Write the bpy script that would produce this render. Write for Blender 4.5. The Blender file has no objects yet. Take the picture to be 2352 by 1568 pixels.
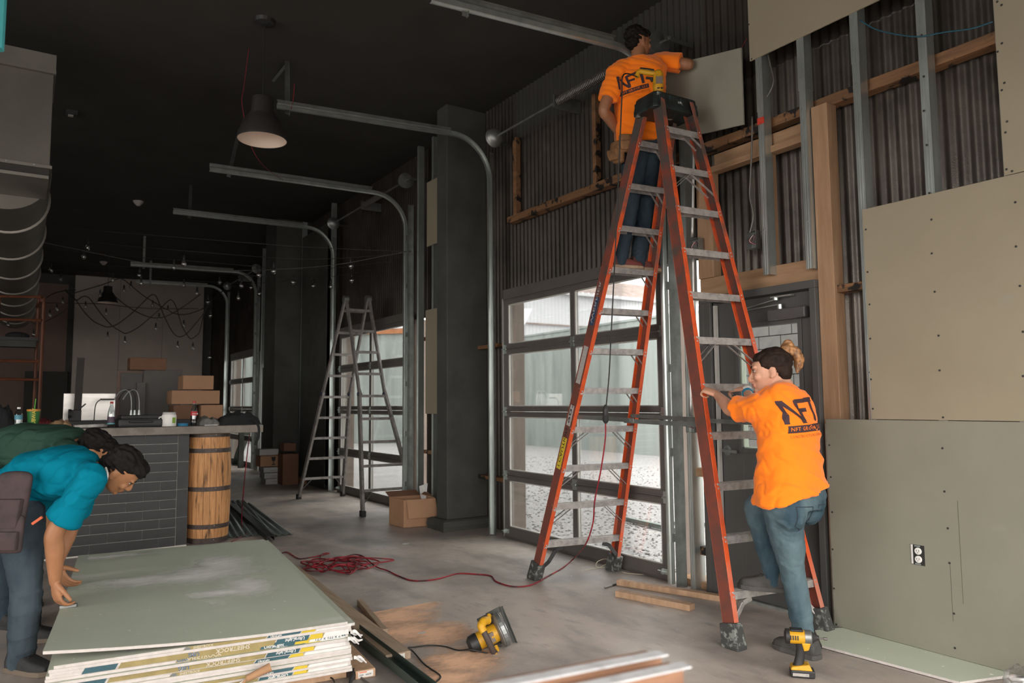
import bpy, bmesh, math, random
from mathutils import Vector as V, Matrix, noise
from mathutils.bvhtree import BVHTree
rnd = random.Random(7)
R = math.radians
C = bpy.context.scene.collection
SC = bpy.context.scene
# ---------------------------------------------------------------- camera, sky, exposure
FPX, YAW, PIT, ROL, CAMH = 1700.0, R(33.4), R(4.75), R(-.45), 1.34
_f = V((math.sin(YAW)*math.cos(PIT), math.cos(YAW)*math.cos(PIT), math.sin(PIT)))
_r = V((math.cos(YAW), -math.sin(YAW), 0)); _u = _r.cross(_f)
_r2 = _r*math.cos(ROL) + _u*math.sin(ROL); _u2 = -_r*math.sin(ROL) + _u*math.cos(ROL)
CP = V((0, 0, CAMH))
cd = bpy.data.cameras.new('camera'); cam = bpy.data.objects.new('camera', cd); C.objects.link(cam)
m = Matrix((( _r2.x, _u2.x, -_f.x, 0), (_r2.y, _u2.y, -_f.y, 0), (_r2.z, _u2.z, -_f.z, 1.34), (0, 0, 0, 1)))
cam.matrix_world = m
cd.sensor_width = 36; cd.lens = FPX/2352*36; cd.clip_start = .05
cd.dof.use_dof = True; cd.dof.focus_distance = 4.6; cd.dof.aperture_fstop = 3.4
SC.camera = cam
SC.view_settings.view_transform = 'Standard'; SC.view_settings.look = 'None'
SC.view_settings.gamma = 1; SC.view_settings.use_curve_mapping = False
SC.view_settings.exposure = 1.95
w = bpy.data.worlds.new('overcast_sky'); SC.world = w; w.use_nodes = True
bg = w.node_tree.nodes['Background']; bg.inputs[0].default_value = (1, .965, .92, 1); bg.inputs[1].default_value = 1.5

def ray(px, py): return _r2*((px-1176)/FPX) - _u2*((py-784)/FPX) + _f
def at(px, py, Z): return CP + ray(px, py)*Z                      # photo measurement -> point at a depth
def onp(px, py, axis, val):                                       # ... or on a plane of the building
    d = ray(px, py); return CP + d*((val-CP[axis])/d[axis])
def fl(px, py, z=0.0): return onp(px, py, 2, z)

# ---------------------------------------------------------------- scene tree helpers
def link(o, parent=None):
    C.objects.link(o)
    if parent is not None:
        o.parent = parent
        o.matrix_parent_inverse = ORIG[parent].inverted() if parent in ORIG else Matrix()
    return o
ORIG = {}
def thing(name, label, cat, loc=(0, 0, 0), group=None, kind=None):
    o = bpy.data.objects.new(name, None); C.objects.link(o); o.location = loc; o.empty_display_size = .1
    ORIG[o] = Matrix.Translation(V(loc))
    if label: o['label'] = label
    if cat: o['category'] = cat
    if group: o['group'] = group
    if kind: o['kind'] = kind
    return o
def tag(o, label, cat, group=None, kind=None):
    o['label'] = label; o['category'] = cat
    if group: o['group'] = group
    if kind: o['kind'] = kind
    return o
def struct(o, kind='structure'):
    o['kind'] = kind; return o
def dup(root, mat4, label, group=None):
    """copy of a thing and its parts, placed by an extra world transform"""
    r = root.copy(); C.objects.link(r); r.matrix_world = mat4 @ ORIG.get(root, Matrix()); ORIG[r] = mat4 @ ORIG.get(root, Matrix())
    r['label'] = label
    if group: r['group'] = group
    for ch in list(root.children):
        c = ch.copy(); C.objects.link(c); c.parent = r
        for g in list(ch.children):
            d = g.copy(); C.objects.link(d); d.parent = c
    return r

class MB:
    def __init__(s): s.v = []; s.f = []
    def add(s, vs, fs):
        n = len(s.v); s.v += [tuple(p) for p in vs]; s.f += [tuple(i+n for i in f) for f in fs]; return s
    def hexa(s, p):                                               # 8 corners: bottom 4 ccw, top 4
        return s.add(p, [(3,2,1,0), (4,5,6,7), (0,1,5,4), (1,2,6,5), (2,3,7,6), (3,0,4,7)])
    def box(s, c, sz, rot=None):
        x, y, z = [q/2 for q in sz]; c = V(c)
        ps = [V(p) for p in ((-x,-y,-z), (x,-y,-z), (x,y,-z), (-x,y,-z), (-x,-y,z), (x,-y,z), (x,y,z), (-x,y,z))]
        if rot is not None: ps = [rot @ p for p in ps]
        return s.hexa([c+p for p in ps])
    def bx(s, x0, x1, y0, y1, z0, z1): return s.box(((x0+x1)/2, (y0+y1)/2, (z0+z1)/2), (abs(x1-x0), abs(y1-y0), abs(z1-z0)))
    def bar(s, p0, p1, w, h, side):                               # w along side, h across
        p0, p1 = V(p0), V(p1); d = (p1-p0).normalized(); sd = V(side); sd = (sd - d*sd.dot(d)).normalized(); up = sd.cross(d)
        a, b = sd*w/2, up*h/2
        return s.hexa([p0-a-b, p0+a-b, p0+a+b, p0-a+b, p1-a-b, p1+a-b, p1+a+b, p1-a+b])
    def channel(s, p0, p1, web, fl_, t, side, flip=1):            # C channel: web wide along side, flanges along the cross axis
        p0, p1 = V(p0), V(p1); d = (p1-p0).normalized(); sd = V(side); sd = (sd - d*sd.dot(d)).normalized(); up = sd.cross(d)*flip
        s.bar(p0, p1, web, t, sd)
        for k in (-1, 1):
            o = sd*k*(web/2-t/2) + up*fl_/2
            s.bar(p0+o, p1+o, t, fl_, sd)
        return s
    def tube(s, pts, r, n=8, cap=True, closed=False):
        pts = [V(p) for p in pts]; m = len(pts); rs = r if isinstance(r, (list, tuple)) else [r]*m
        vs = []; up = None
        for i, p in enumerate(pts):
            a = pts[max(i-1, 0)] if not closed else pts[i-1]; b = pts[min(i+1, m-1)] if not closed else pts[(i+1) % m]
            d = (b-a).normalized() if (b-a).length > 1e-9 else V((0, 0, 1))
            if up is None: up = d.orthogonal().normalized()
            up = (up - d*up.dot(d))
            up = up.normalized() if up.length > 1e-6 else d.orthogonal().normalized()
            sd = d.cross(up)
            vs += [p + (up*math.cos(2*math.pi*k/n) + sd*math.sin(2*math.pi*k/n))*rs[i] for k in range(n)]
        fs = []
        for i in range(m if closed else m-1):
            j = (i+1) % m
            fs += [(i*n+k, i*n+(k+1) % n, j*n+(k+1) % n, j*n+k) for k in range(n)]
        if cap and not closed: fs += [tuple(range(n-1, -1, -1)), tuple((m-1)*n+k for k in range(n))]
        return s.add(vs, fs)
    def loft(s, rings, cap=True):
        n = len(rings[0]); vs = [p for r in rings for p in r]; fs = []
        for i in range(len(rings)-1):
            fs += [(i*n+k, i*n+(k+1) % n, (i+1)*n+(k+1) % n, (i+1)*n+k) for k in range(n)]
        if cap: fs += [tuple(range(n-1, -1, -1)), tuple((len(rings)-1)*n+k for k in range(n))]
        return s.add(vs, fs)
    def lathe(s, prof, o, axis=(0, 0, 1), n=20, cap=True):        # prof: (r, h)
        o = V(o); ax = V(axis).normalized(); a = ax.orthogonal().normalized(); b = ax.cross(a)
        return s.loft([[o + ax*h + (a*math.cos(2*math.pi*k/n) + b*math.sin(2*math.pi*k/n))*max(r, 1e-4) for k in range(n)] for r, h in prof], cap)
    def prism(s, poly, vec):                                      # planar polygon extruded by vec
        n = len(poly); vec = V(vec); poly = [V(p) for p in poly]
        return s.add(poly + [p+vec for p in poly], [tuple(range(n-1, -1, -1)), tuple(range(n, 2*n))] + [(k, (k+1) % n, n+(k+1) % n, n+k) for k in range(n)])
    def ell(s, c, r, rot=None, n=14, m=9):
        c = V(c); vs = []; 
        for i in range(1, m):
            t = math.pi*i/m
            for k in range(n):
                p = V((r[0]*math.sin(t)*math.cos(2*math.pi*k/n), r[1]*math.sin(t)*math.sin(2*math.pi*k/n), -r[2]*math.cos(t)))
                vs.append(c + (rot @ p if rot is not None else p))
        b = V((0, 0, -r[2])); t_ = V((0, 0, r[2]))
        vs += [c + (rot @ b if rot is not None else b), c + (rot @ t_ if rot is not None else t_)]
        fs = []
        for i in range(m-2):
            fs += [(i*n+k, i*n+(k+1) % n, (i+1)*n+(k+1) % n, (i+1)*n+k) for k in range(n)]
        q = (m-1)*n
        fs += [(q, (k+1) % n, k) for k in range(n)] + [(q+1, (m-2)*n+k, (m-2)*n+(k+1) % n) for k in range(n)]
        return s.add(vs, fs)
    def build(s, name, mat, parent=None, smooth=False, bevel=0, seg=2, fix=True):
        me = bpy.data.meshes.new(name); me.from_pydata(s.v, [], s.f)
        if fix:
            bm = bmesh.new(); bm.from_mesh(me); bmesh.ops.recalc_face_normals(bm, faces=bm.faces); bm.to_mesh(me); bm.free()
        me.materials.append(mat); o = bpy.data.objects.new(name, me); link(o, parent)
        if smooth:
            me.shade_smooth()
            if smooth != 1: me.set_sharp_from_angle(angle=R(smooth))
        if bevel:
            b = o.modifiers.new('bevel', 'BEVEL'); b.width = bevel; b.segments = seg; b.limit_method = 'ANGLE'; b.angle_limit = R(40)
        return o
def B(): return MB()
def rotz(a): return Matrix.Rotation(a, 3, 'Z')
def cr(pts, k=6, closed=False):                                   # Catmull-Rom
    pts = [V(p) for p in pts]; n = len(pts); out = []
    for i in range(n if closed else n-1):
        if closed: a, b, c, d = pts[i-1], pts[i], pts[(i+1) % n], pts[(i+2) % n]
        else: a, b, c, d = pts[max(i-1, 0)], pts[i], pts[i+1], pts[min(i+2, n-1)]
        for j in range(k):
            t = j/k; out.append(.5*((2*b) + (c-a)*t + (2*a-5*b+4*c-d)*t*t + (3*b-a-3*c+d)*t**3))
    if not closed: out.append(pts[-1])
    return out

# ---------------------------------------------------------------- materials
MATS = {}
def pm(name, col, rough=.6, metal=0., var=.12, scale=6., bump=0., bscale=60., col2=None, mix=(.45, .65), st=(1, 1, 1), spec=.4, detail=5., trans=0., sheen=0.):
    if name in MATS: return MATS[name]
    m = bpy.data.materials.new(name); m.use_nodes = True; nt = m.node_tree; N = nt.nodes; L = nt.links
    p = N['Principled BSDF']; p.inputs['Roughness'].default_value = rough; p.inputs['Metallic'].default_value = metal
    p.inputs['Specular IOR Level'].default_value = spec
    tc = N.new('ShaderNodeTexCoord'); mp = N.new('ShaderNodeMapping'); mp.inputs['Scale'].default_value = st
    L.new(tc.outputs['Object'], mp.inputs[0])
    nz = N.new('ShaderNodeTexNoise'); nz.inputs['Scale'].default_value = scale; nz.inputs['Detail'].default_value = detail; nz.inputs['Roughness'].default_value = .6
    L.new(mp.outputs[0], nz.inputs[0])
    if col2 is None:
        c2 = tuple(c*(1-var) for c in col); c1 = tuple(min(c*(1+var), 1) for c in col); mix = (.3, .7)
    else: c1, c2 = col, col2
    rp = N.new('ShaderNodeValToRGB'); rp.color_ramp.elements[0].position = mix[0]; rp.color_ramp.elements[1].position = mix[1]
    rp.color_ramp.elements[0].color = (*c1, 1); rp.color_ramp.elements[1].color = (*c2, 1)
    L.new(nz.outputs[0], rp.inputs[0]); L.new(rp.outputs[0], p.inputs['Base Color'])
    if bump:
        nb = N.new('ShaderNodeTexNoise'); nb.inputs['Scale'].default_value = bscale; nb.inputs['Detail'].default_value = 4
        L.new(mp.outputs[0], nb.inputs[0]); bp = N.new('ShaderNodeBump'); bp.inputs['Strength'].default_value = bump; bp.inputs['Distance'].default_value = .01
        L.new(nb.outputs[0], bp.inputs['Height']); L.new(bp.outputs[0], p.inputs['Normal'])
    MATS[name] = m; return m
def over(m, col, scale, lo, hi, st=(1, 1, 1), detail=4., w4=0.):   # one more layer of patchy wear over a material's base colour
    nt = m.node_tree; N = nt.nodes; L = nt.links; p = N['Principled BSDF']; bc = p.inputs['Base Color']
    src = bc.links[0].from_socket
    tc = N.new('ShaderNodeTexCoord'); mp = N.new('ShaderNodeMapping'); mp.inputs['Scale'].default_value = st; mp.inputs['Location'].default_value = (w4, w4*.7, w4*1.3)
    L.new(tc.outputs['Object'], mp.inputs[0])
    nz = N.new('ShaderNodeTexNoise'); nz.inputs['Scale'].default_value = scale; nz.inputs['Detail'].default_value = detail; L.new(mp.outputs[0], nz.inputs[0])
    mr = N.new('ShaderNodeMapRange'); mr.inputs[1].default_value = lo; mr.inputs[2].default_value = hi; L.new(nz.outputs[0], mr.inputs[0])
    mx = N.new('ShaderNodeMix'); mx.data_type = 'RGBA'; mx.inputs[7].default_value = (*col, 1)
    L.new(mr.outputs[0], mx.inputs[0]); L.new(src, mx.inputs[6]); L.new(mx.outputs[2], bc)
    return m
def wood(name, c1, c2, st=(10, 10, 1), scale=3., rough=.65):
    if name in MATS: return MATS[name]
    m = pm(name, c1, rough, var=.1, scale=scale, st=st, col2=c2, mix=(.35, .68), bump=.15, bscale=20, detail=8); return m
def glass(name, tint=(.93, .95, .95), refl=.07, rough=.02):
    if name in MATS: return MATS[name]
    m = bpy.data.materials.new(name); m.use_nodes = True; nt = m.node_tree; N = nt.nodes; L = nt.links
    N.remove(N['Principled BSDF']); t = N.new('ShaderNodeBsdfTransparent'); t.inputs[0].default_value = (*tint, 1)
    g = N.new('ShaderNodeBsdfGlossy'); g.inputs['Roughness'].default_value = rough
    lw = N.new('ShaderNodeLayerWeight'); lw.inputs[0].default_value = .25
    mr = N.new('ShaderNodeMapRange'); mr.inputs[3].default_value = refl; mr.inputs[4].default_value = .6; L.new(lw.outputs['Fresnel'], mr.inputs[0])
    mx = N.new('ShaderNodeMixShader'); L.new(mr.outputs[0], mx.inputs[0]); L.new(t.outputs[0], mx.inputs[1]); L.new(g.outputs[0], mx.inputs[2])
    L.new(mx.outputs[0], N['Material Output'].inputs[0]); MATS[name] = m; return m
def emis(name, col, s):
    m = bpy.data.materials.new(name); m.use_nodes = True; p = m.node_tree.nodes['Principled BSDF']
    p.inputs['Base Color'].default_value = (*col, 1); p.inputs['Emission Color'].default_value = (*col, 1); p.inputs['Emission Strength'].default_value = s; return m
M_black = pm('black_ceiling_paint', (.046, .044, .040), .85, var=.15, scale=1.5, spec=.2)
M_dkwall = pm('dark_grey_wall_paint', (.064, .065, .059), .8, var=.2, scale=3, bump=.1, spec=.2)
M_conc = pm('concrete_floor', (.54, .46, .40), .5, scale=.9, col2=(.245, .215, .195), mix=(.36, .62), bump=.12, bscale=30, detail=9, spec=.45)
over(M_conc, (.70, .64, .58), 1.7, .55, .80, st=(1, .45, 1), detail=10, w4=3)
over(M_conc, (.21, .19, .18), 2.6, .56, .85, st=(1.6, .6, 1), detail=9, w4=8)
over(M_conc, (.30, .275, .255), 9, .56, .78, st=(1.5, .5, 1), detail=10, w4=13)
over(M_conc, (.72, .69, .66), 60, .70, .76, detail=2, w4=31)
over(M_conc, (.50, .36, .26), .8, .62, .95, detail=5, w4=21)
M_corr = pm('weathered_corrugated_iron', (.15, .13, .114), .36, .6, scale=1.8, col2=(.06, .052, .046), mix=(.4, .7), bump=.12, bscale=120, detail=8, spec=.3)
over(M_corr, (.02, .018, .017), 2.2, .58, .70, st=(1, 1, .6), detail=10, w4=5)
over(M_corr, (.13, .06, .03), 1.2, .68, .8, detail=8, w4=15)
M_corrd = pm('dim_dirty_corrugated_iron', (.062, .052, .045), .45, .4, scale=1.8, col2=(.028, .024, .021), mix=(.4, .7), bump=.12, bscale=120, detail=8, spec=.3)  # dirty dark iron, its colour also deepened for dimmer light farther off
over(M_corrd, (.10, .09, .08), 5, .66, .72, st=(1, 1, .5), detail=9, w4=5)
M_galv = pm('galvanized_steel', (.50, .54, .52), .34, .8, var=.18, scale=9, st=(1, 1, .3), spec=.5)
M_galvd = pm('dull_galvanized_steel', (.27, .28, .27), .42, .75, var=.25, scale=8, spec=.5)
M_alu = pm('scuffed_aluminium', (.50, .47, .45), .45, .55, scale=25, col2=(.30, .28, .27), mix=(.4, .7), detail=8)
M_dalu = pm('dark_anodised_aluminium', (.125, .112, .104), .45, .2, var=.12, scale=4)
M_gyp = pm('gypsum_board_face', (.275, .238, .172), .85, var=.05, scale=2.2, bump=.03, bscale=200, spec=.2)
over(M_gyp, (.27, .26, .21), 5, .66, .78, st=(1, 1, 3), detail=9, w4=2)
M_gyp2 = pm('grey_gypsum_board_face', (.225, .218, .172), .85, var=.06, scale=2.2, bump=.03, bscale=200, spec=.2)
over(M_gyp2, (.25, .24, .20), 5, .66, .78, st=(1, 1, 3), detail=9, w4=7)
M_gypd = pm('dark_screw_dimple', (.03, .028, .026), .6)
M_ggreen = pm('green_gypsum_board_face', (.50, .54, .44), .8, var=.06, scale=1.6, bump=.03, bscale=200, spec=.2)
over(M_ggreen, (.66, .67, .60), 2.0, .60, .74, st=(.5, 1.6, 1), detail=12, w4=4)
over(M_ggreen, (.85, .85, .80), 38, .735, .76, detail=2, w4=9)
M_core = pm('gypsum_core_edge', (.52, .475, .45), .9, var=.1, scale=30, bump=.3, bscale=90)
M_pine = wood('new_pine_timber', (.36, .22, .13), (.27, .155, .085))
M_pine_h = wood('pine_timber_lengthways', (.36, .22, .125), (.25, .145, .08), st=(9, 1, 9))
M_oldwood = wood('old_dirty_timber', (.24, .12, .055), (.13, .068, .034), st=(9, .8, 9))
over(M_oldwood, (.012, .01, .009), 9, .56, .60, detail=6, w4=3)
M_dgrey = pm('dark_grey_door_paint', (.075, .073, .071), .5, var=.08, scale=3)
M_rubber = pm('black_rubber', (.02, .02, .02), .7)
M_blackp = pm('black_plastic', (.022, .021, .021), .5, var=.2)
M_glass = glass('window_glass')
M_orangeL = pm('orange_fibreglass', (.70, .10, .022), .42, scale=14, col2=(.55, .075, .025), mix=(.4, .7), detail=8, spec=.5)
over(M_orangeL, (.55, .42, .36), 38, .70, .76, st=(1, 1, .5), detail=6, w4=6)
M_brownL = pm('brown_fibreglass_web', (.19, .05, .034), .5, scale=9, col2=(.105, .05, .038), mix=(.4, .68), detail=8)  # rail webs browner than the flanges
over(M_brownL, (.42, .34, .30), 26, .70, .78, st=(1, 1, .6), detail=8, w4=1)

def zdirt(m, col, z0, z1, lo, hi, sc=9.):                          # grime that thickens towards one end of a thing
    nt = m.node_tree; N = nt.nodes; L = nt.links; p = N['Principled BSDF']; bc = p.inputs['Base Color']; src = bc.links[0].from_socket
    tc = N.new('ShaderNodeTexCoord'); sx = N.new('ShaderNodeSeparateXYZ'); L.new(tc.outputs['Object'], sx.inputs[0])
    mz = N.new('ShaderNodeMapRange'); mz.inputs[1].default_value = z0; mz.inputs[2].default_value = z1; L.new(sx.outputs[2], mz.inputs[0])
    nz = N.new('ShaderNodeTexNoise'); nz.inputs['Scale'].default_value = sc; nz.inputs['Detail'].default_value = 9; L.new(tc.outputs['Object'], nz.inputs[0])
    ad = N.new('ShaderNodeMath'); ad.operation = 'MULTIPLY_ADD'; ad.inputs[1].default_value = .5; L.new(mz.outputs[0], ad.inputs[0]); L.new(nz.outputs[0], ad.inputs[2])
    mr = N.new('ShaderNodeMapRange'); mr.inputs[1].default_value = lo; mr.inputs[2].default_value = hi; L.new(ad.outputs[0], mr.inputs[0])
    mx = N.new('ShaderNodeMix'); mx.data_type = 'RGBA'; mx.inputs[7].default_value = (*col, 1); L.new(mr.outputs[0], mx.inputs[0]); L.new(src, mx.inputs[6]); L.new(mx.outputs[2], bc)
zdirt(M_orangeL, (.13, .085, .07), 1.6, 3.5, .72, 1.0); zdirt(M_orangeL, (.50, .19, .13), 1.5, .2, .85, 1.15, 6)
zdirt(M_brownL, (.075, .062, .056), 1.5, 3.3, .70, .95)
# ---------------------------------------------------------------- setting
WX = 4.05                                                          # face of the boards on the right wall
floor = struct(B().bx(-9, 4.33, -4, 22, -.2, 0).build('floor', M_conc))
ceil = struct(B().bx(-9, 4.4, -.5, 22, 4.65, 4.85).build('ceiling', M_black))
wf = struct(B().bx(-9, 4.4, -.5, -.3, 2.95, 4.65).build('wall_front', M_dkwall))  # unseen lintel wall, added to keep daylight off the upper room
wl = struct(B().bx(-9.2, -9, 4.5, 22, -.2, 4.85).build('wall_left', M_dkwall))
# back wall: painted dark with a pale boarded panel standing proud
wb = thing('wall_back', None, None, (1.5, 21.5, 0), kind='structure')
B().bx(-9, 4.33, 21.6, 21.8, 0, 4.85).build('masonry', M_dkwall, wb)
M_pale = pm('pale_primed_board', (.42, .365, .32), .8, var=.1, scale=1)
for i in range(3):
    B().bx(.99+i*1.02, .99+i*1.02+1.012, 21.5, 21.6, 0, 4.648).build('wall_panel', M_pale, wb)
M_brn = pm('brown_primed_board', (.17, .115, .095), .8, var=.1, scale=1)
for i in range(3):
    B().bx(-4.0+i*1.62, -4.0+i*1.62+1.61, 21.55, 21.6, 0, 4.4).build('wall_panel', M_brn, wb)

# right wall: corrugated iron on girts
def corr(mb, y0, y1, z0, z1, x=4.285, pitch=.068, amp=.0095, back=.004):
    n = max(2, int((y1-y0)/pitch*8)); a = []; b = []
    for i in range(n+1):
        y = y0+(y1-y0)*i/n; xx = x+amp*math.sin(2*math.pi*y/pitch)
        a.append(V((xx, y, z0))); b.append(V((xx, y, z1)))
    mb.add(a+b, [(i, i+1, n+2+i, n+1+i) for i in range(n)])
wr = thing('wall_right', None, None, (4.29, 8, 0), kind='structure')
mb = B()
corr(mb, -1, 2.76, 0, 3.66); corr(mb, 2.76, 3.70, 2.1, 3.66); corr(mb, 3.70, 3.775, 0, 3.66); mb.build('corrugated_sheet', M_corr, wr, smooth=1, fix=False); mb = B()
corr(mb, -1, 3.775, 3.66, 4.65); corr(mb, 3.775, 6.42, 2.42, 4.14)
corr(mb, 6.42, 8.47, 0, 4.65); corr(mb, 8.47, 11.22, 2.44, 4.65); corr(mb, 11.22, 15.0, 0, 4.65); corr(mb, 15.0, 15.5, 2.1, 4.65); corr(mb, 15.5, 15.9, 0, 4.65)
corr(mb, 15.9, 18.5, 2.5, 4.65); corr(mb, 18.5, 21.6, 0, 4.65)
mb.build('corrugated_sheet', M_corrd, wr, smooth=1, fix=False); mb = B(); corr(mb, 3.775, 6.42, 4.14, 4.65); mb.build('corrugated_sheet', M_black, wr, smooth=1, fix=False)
# girts: flat on, uneven dirty timbers
def girt(y0, y1, z, h=.07, d=.09, x=4.215, m=M_oldwood, name='timber_girt'):
    n = max(2, int(abs(y1-y0)/.12)); rings = []
    for i in range(n+1):
        y = y0+(y1-y0)*i/n; q = lambda s: .006*noise.noise(V((y*4, s, z)))
        rings.append([V((x-d/2+q(1), y, z-h/2+q(2))), V((x+d/2, y, z-h/2+q(3))), V((x+d/2, y, z+h/2+q(4))), V((x-d/2+q(5), y, z+h/2+q(6)))])
    return B().loft(rings).build(name, m, wr, bevel=.004)
girt(1.3, 4.0, 3.225); girt(4.0, 6.40, 3.25); girt(2.43, 2.69, 2.02, .045, .09, 4.17)
girt(6.5, 7.0, 1.95, .04, .1, 4.21); girt(6.5, 7.0, .55, .04, .1, 4.21); girt(7.35, 8.4, 2.15, .04, .1, 4.21); girt(7.35, 8.4, .75, .04, .1, 4.21)
tim_ = lambda *a: B().bx(*a).build('timber_post', M_oldwood, wr, bevel=.003)
tim_(4.20, 4.26, 6.27, 6.33, 3.29, 4.12); tim_(4.20, 4.26, 4.98, 5.03, 3.29, 4.12)
# new timber round the small door
def tim(name, x0, x1, y0, y1, z0, z1, m=M_pine): return B().bx(x0, x1, y0, y1, z0, z1).build(name, m, wr, bevel=.003)
tim('timber_post', 4.10, 4.20, 2.645, 2.755, 0, 3.19)
tim('timber_post', 4.13, 4.19, 2.757, 2.797, 2.22, 3.05)
tim('timber_post', 4.12, 4.20, 3.60, 3.745, 2.235, 3.02); tim('timber_post', 4.13, 4.20, 3.10, 3.16, 2.235, 3.01)
tim('timber_post', 4.13, 4.20, 3.705, 3.745, 0.0, 2.1)
tim('timber_header', 4.135, 4.175, 2.757, 3.745, 2.085, 2.235, M_pine_h)
tim('timber_nogging', 4.12, 4.20, 2.80, 3.75, 3.00, 3.045, M_pine_h); tim('timber_nogging', 4.16, 4.20, 2.86, 3.6, 3.05, 3.14, M_pine_h)
tim('timber_nogging', 4.10, 4.20, 3.70, 3.83, .80, .86, M_pine_h); tim('timber_nogging', 4.12, 4.24, 3.70, 3.82, .24, .30, M_oldwood)
tim('timber_sill', 4.12, 4.30, 3.70, 4.05, 0, .05, M_pine_h)
# galvanized channel studs
def stud(y, z0, z1, wd=.042, dp=.075, x=WX+.014, joint=None, lean=0.):
    def seg(a, b, k):
        mb = B(); t = .0025*k
        mb.bx(x-t, x+.002, y-wd/2-t, y+wd/2+t, a, b)                # front flange
        mb.bx(x, x+dp, y-wd/2-t, y-wd/2+.002, a, b)                 # web, the side one sees from the entrance
        mb.bx(x, x+.012, y+wd/2-.002, y+wd/2+t, a, b)               # return lip
        mb.bx(x+dp-.002, x+dp, y-wd/2, y+wd/2, a, b)
        for q in (-.008, .008): mb.bx(x-t-.0015, x-t+.0005, y+q-.002, y+q+.002, a, b)   # pressed ribs
        return mb
    if joint:
        o = seg(z0, joint, 1).build('metal_stud', M_galv, wr); seg(joint-.02, z1, 2).build('metal_stud', M_galv, wr)
    else: o = seg(z0, z1, 1).build('metal_stud', M_galv, wr)
    if joint:
        s_ = B()
        for zz in (z0+.3, joint+.06, joint-.15, z1-.35):
            s_.lathe([(.004, 0), (.005, .004), (.002, .007)], (x-.002, y+.004, zz), (-1, 0, 0), 8)
        s_.build('screw', M_galvd, o)
    return o
stud(3.105, 2.17, 4.6, joint=3.30); stud(2.785, 2.16, 4.6, joint=3.33); stud(2.42, 1.2, 4.6, joint=3.36); stud(2.03, 1.2, 4.6, joint=3.36)
stud(1.645, 0, 4.6); stud(3.83, 0, 3.6, .045, .1, 4.07); stud(2.70, 0, 1.2)
M_rtape = pm('red_marking_paint', (.55, .05, .03), .6, var=.2, scale=40)
B().bx(WX+.006, WX+.0108, 3.078, 3.13, 3.19, 3.235).build('red_tape', M_rtape, wr)
# boards screwed to the studs
def dimples(o, y0, y1, z0, z1, x, cols):
    s_ = B()
    for y in cols:
        z = z0+.03
        while z < z1:
            s_.lathe([(.0065, -.001), (.006, .0015), (.002, .002)], (x, y+rnd.uniform(-.008, .008), z+rnd.uniform(-.03, .03)), (-1, 0, 0), 7)
            z += .21
    s_.build('screw_head', M_gypd, o)
def board(y0, y1, z0, z1, x=WX, m=M_gyp, cols=None, t=.0127, par=None):
    o = B().bx(x, x+t, y0, y1, z0, z1).build('gypsum_board', m, par or wr, bevel=.0025)
    dimples(o, y0, y1, z0, z1, x, cols if cols is not None else (y1-.012, 2.03, 1.63, 1.23, .83, .43))
    return o
g1 = board(.27, 2.712, .018, 1.229, m=M_gyp2); board(-.03, 2.418, 1.232, 2.449); board(-.8, 1.664, 2.452, 3.668); board(.73, 3.17, 3.65, 4.64)
# saw cuts and pencil lines on the lowest board, round the socket hole
M_pencil = pm('pencil_line', (.10, .095, .075), .9)
pl = B()
for y, z0, z1 in ((1.975, .30, .82), (2.03, .2, .5), (1.63, .05, 1.22)): pl.bx(WX-.0006, WX, y-.0012, y+.0012, z0, z1)
pl.build('pencil_line', M_pencil, g1)
# dark pilaster and its concrete foot
pil = thing('wall_pilaster', None, None, (3.9, 7.1, 0), kind='structure')
B().bx(3.79, 4.30, 7.02, 7.26, .11, 4.65).build('pilaster_shaft', M_dkwall, pil, bevel=.01)
rg = []
for z, e in ((0, .0), (.05, .008), (.10, 0), (.118, -.03)):
    a = []
    for i in range(40):
        t = i/40*4; k = int(t); q = t-k
        cs = [(3.72-e, 6.96-e), (4.30, 6.96-e), (4.30, 7.33+e), (3.72-e, 7.33+e)]
        p = V((*cs[k], z)).lerp(V((*cs[(k+1) % 4], z)), q); p.x += .008*noise.noise(p*9); p.y += .008*noise.noise(p*7+V((3, 0, 0))); a.append(p)
    rg.append(a)
B().loft(rg).build('pilaster_foot', M_dkwall, pil)
# boards beyond the pilaster
for y0, y1, z0, z1 in ((7.62, 8.02, 3.25, 4.05), (7.60, 8.05, 1.22, 2.47), (11.6, 12.9, 0, 4.3)):
    B().bx(WX, WX+.013, y0, y1, z0, z1).build('gypsum_board', M_gyp if y0 < 10 else M_dkwall, wr)
for y in (7.9, 8.3, 11.45, 12.95, 14.4, 14.75, 15.6): stud(y, 0, 4.6, x=4.07)
p2_ = struct(B().bx(3.65, 4.30, 13.1, 13.8, 0, 4.65).build('wall_pilaster', M_dkwall, bevel=.01))

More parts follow.
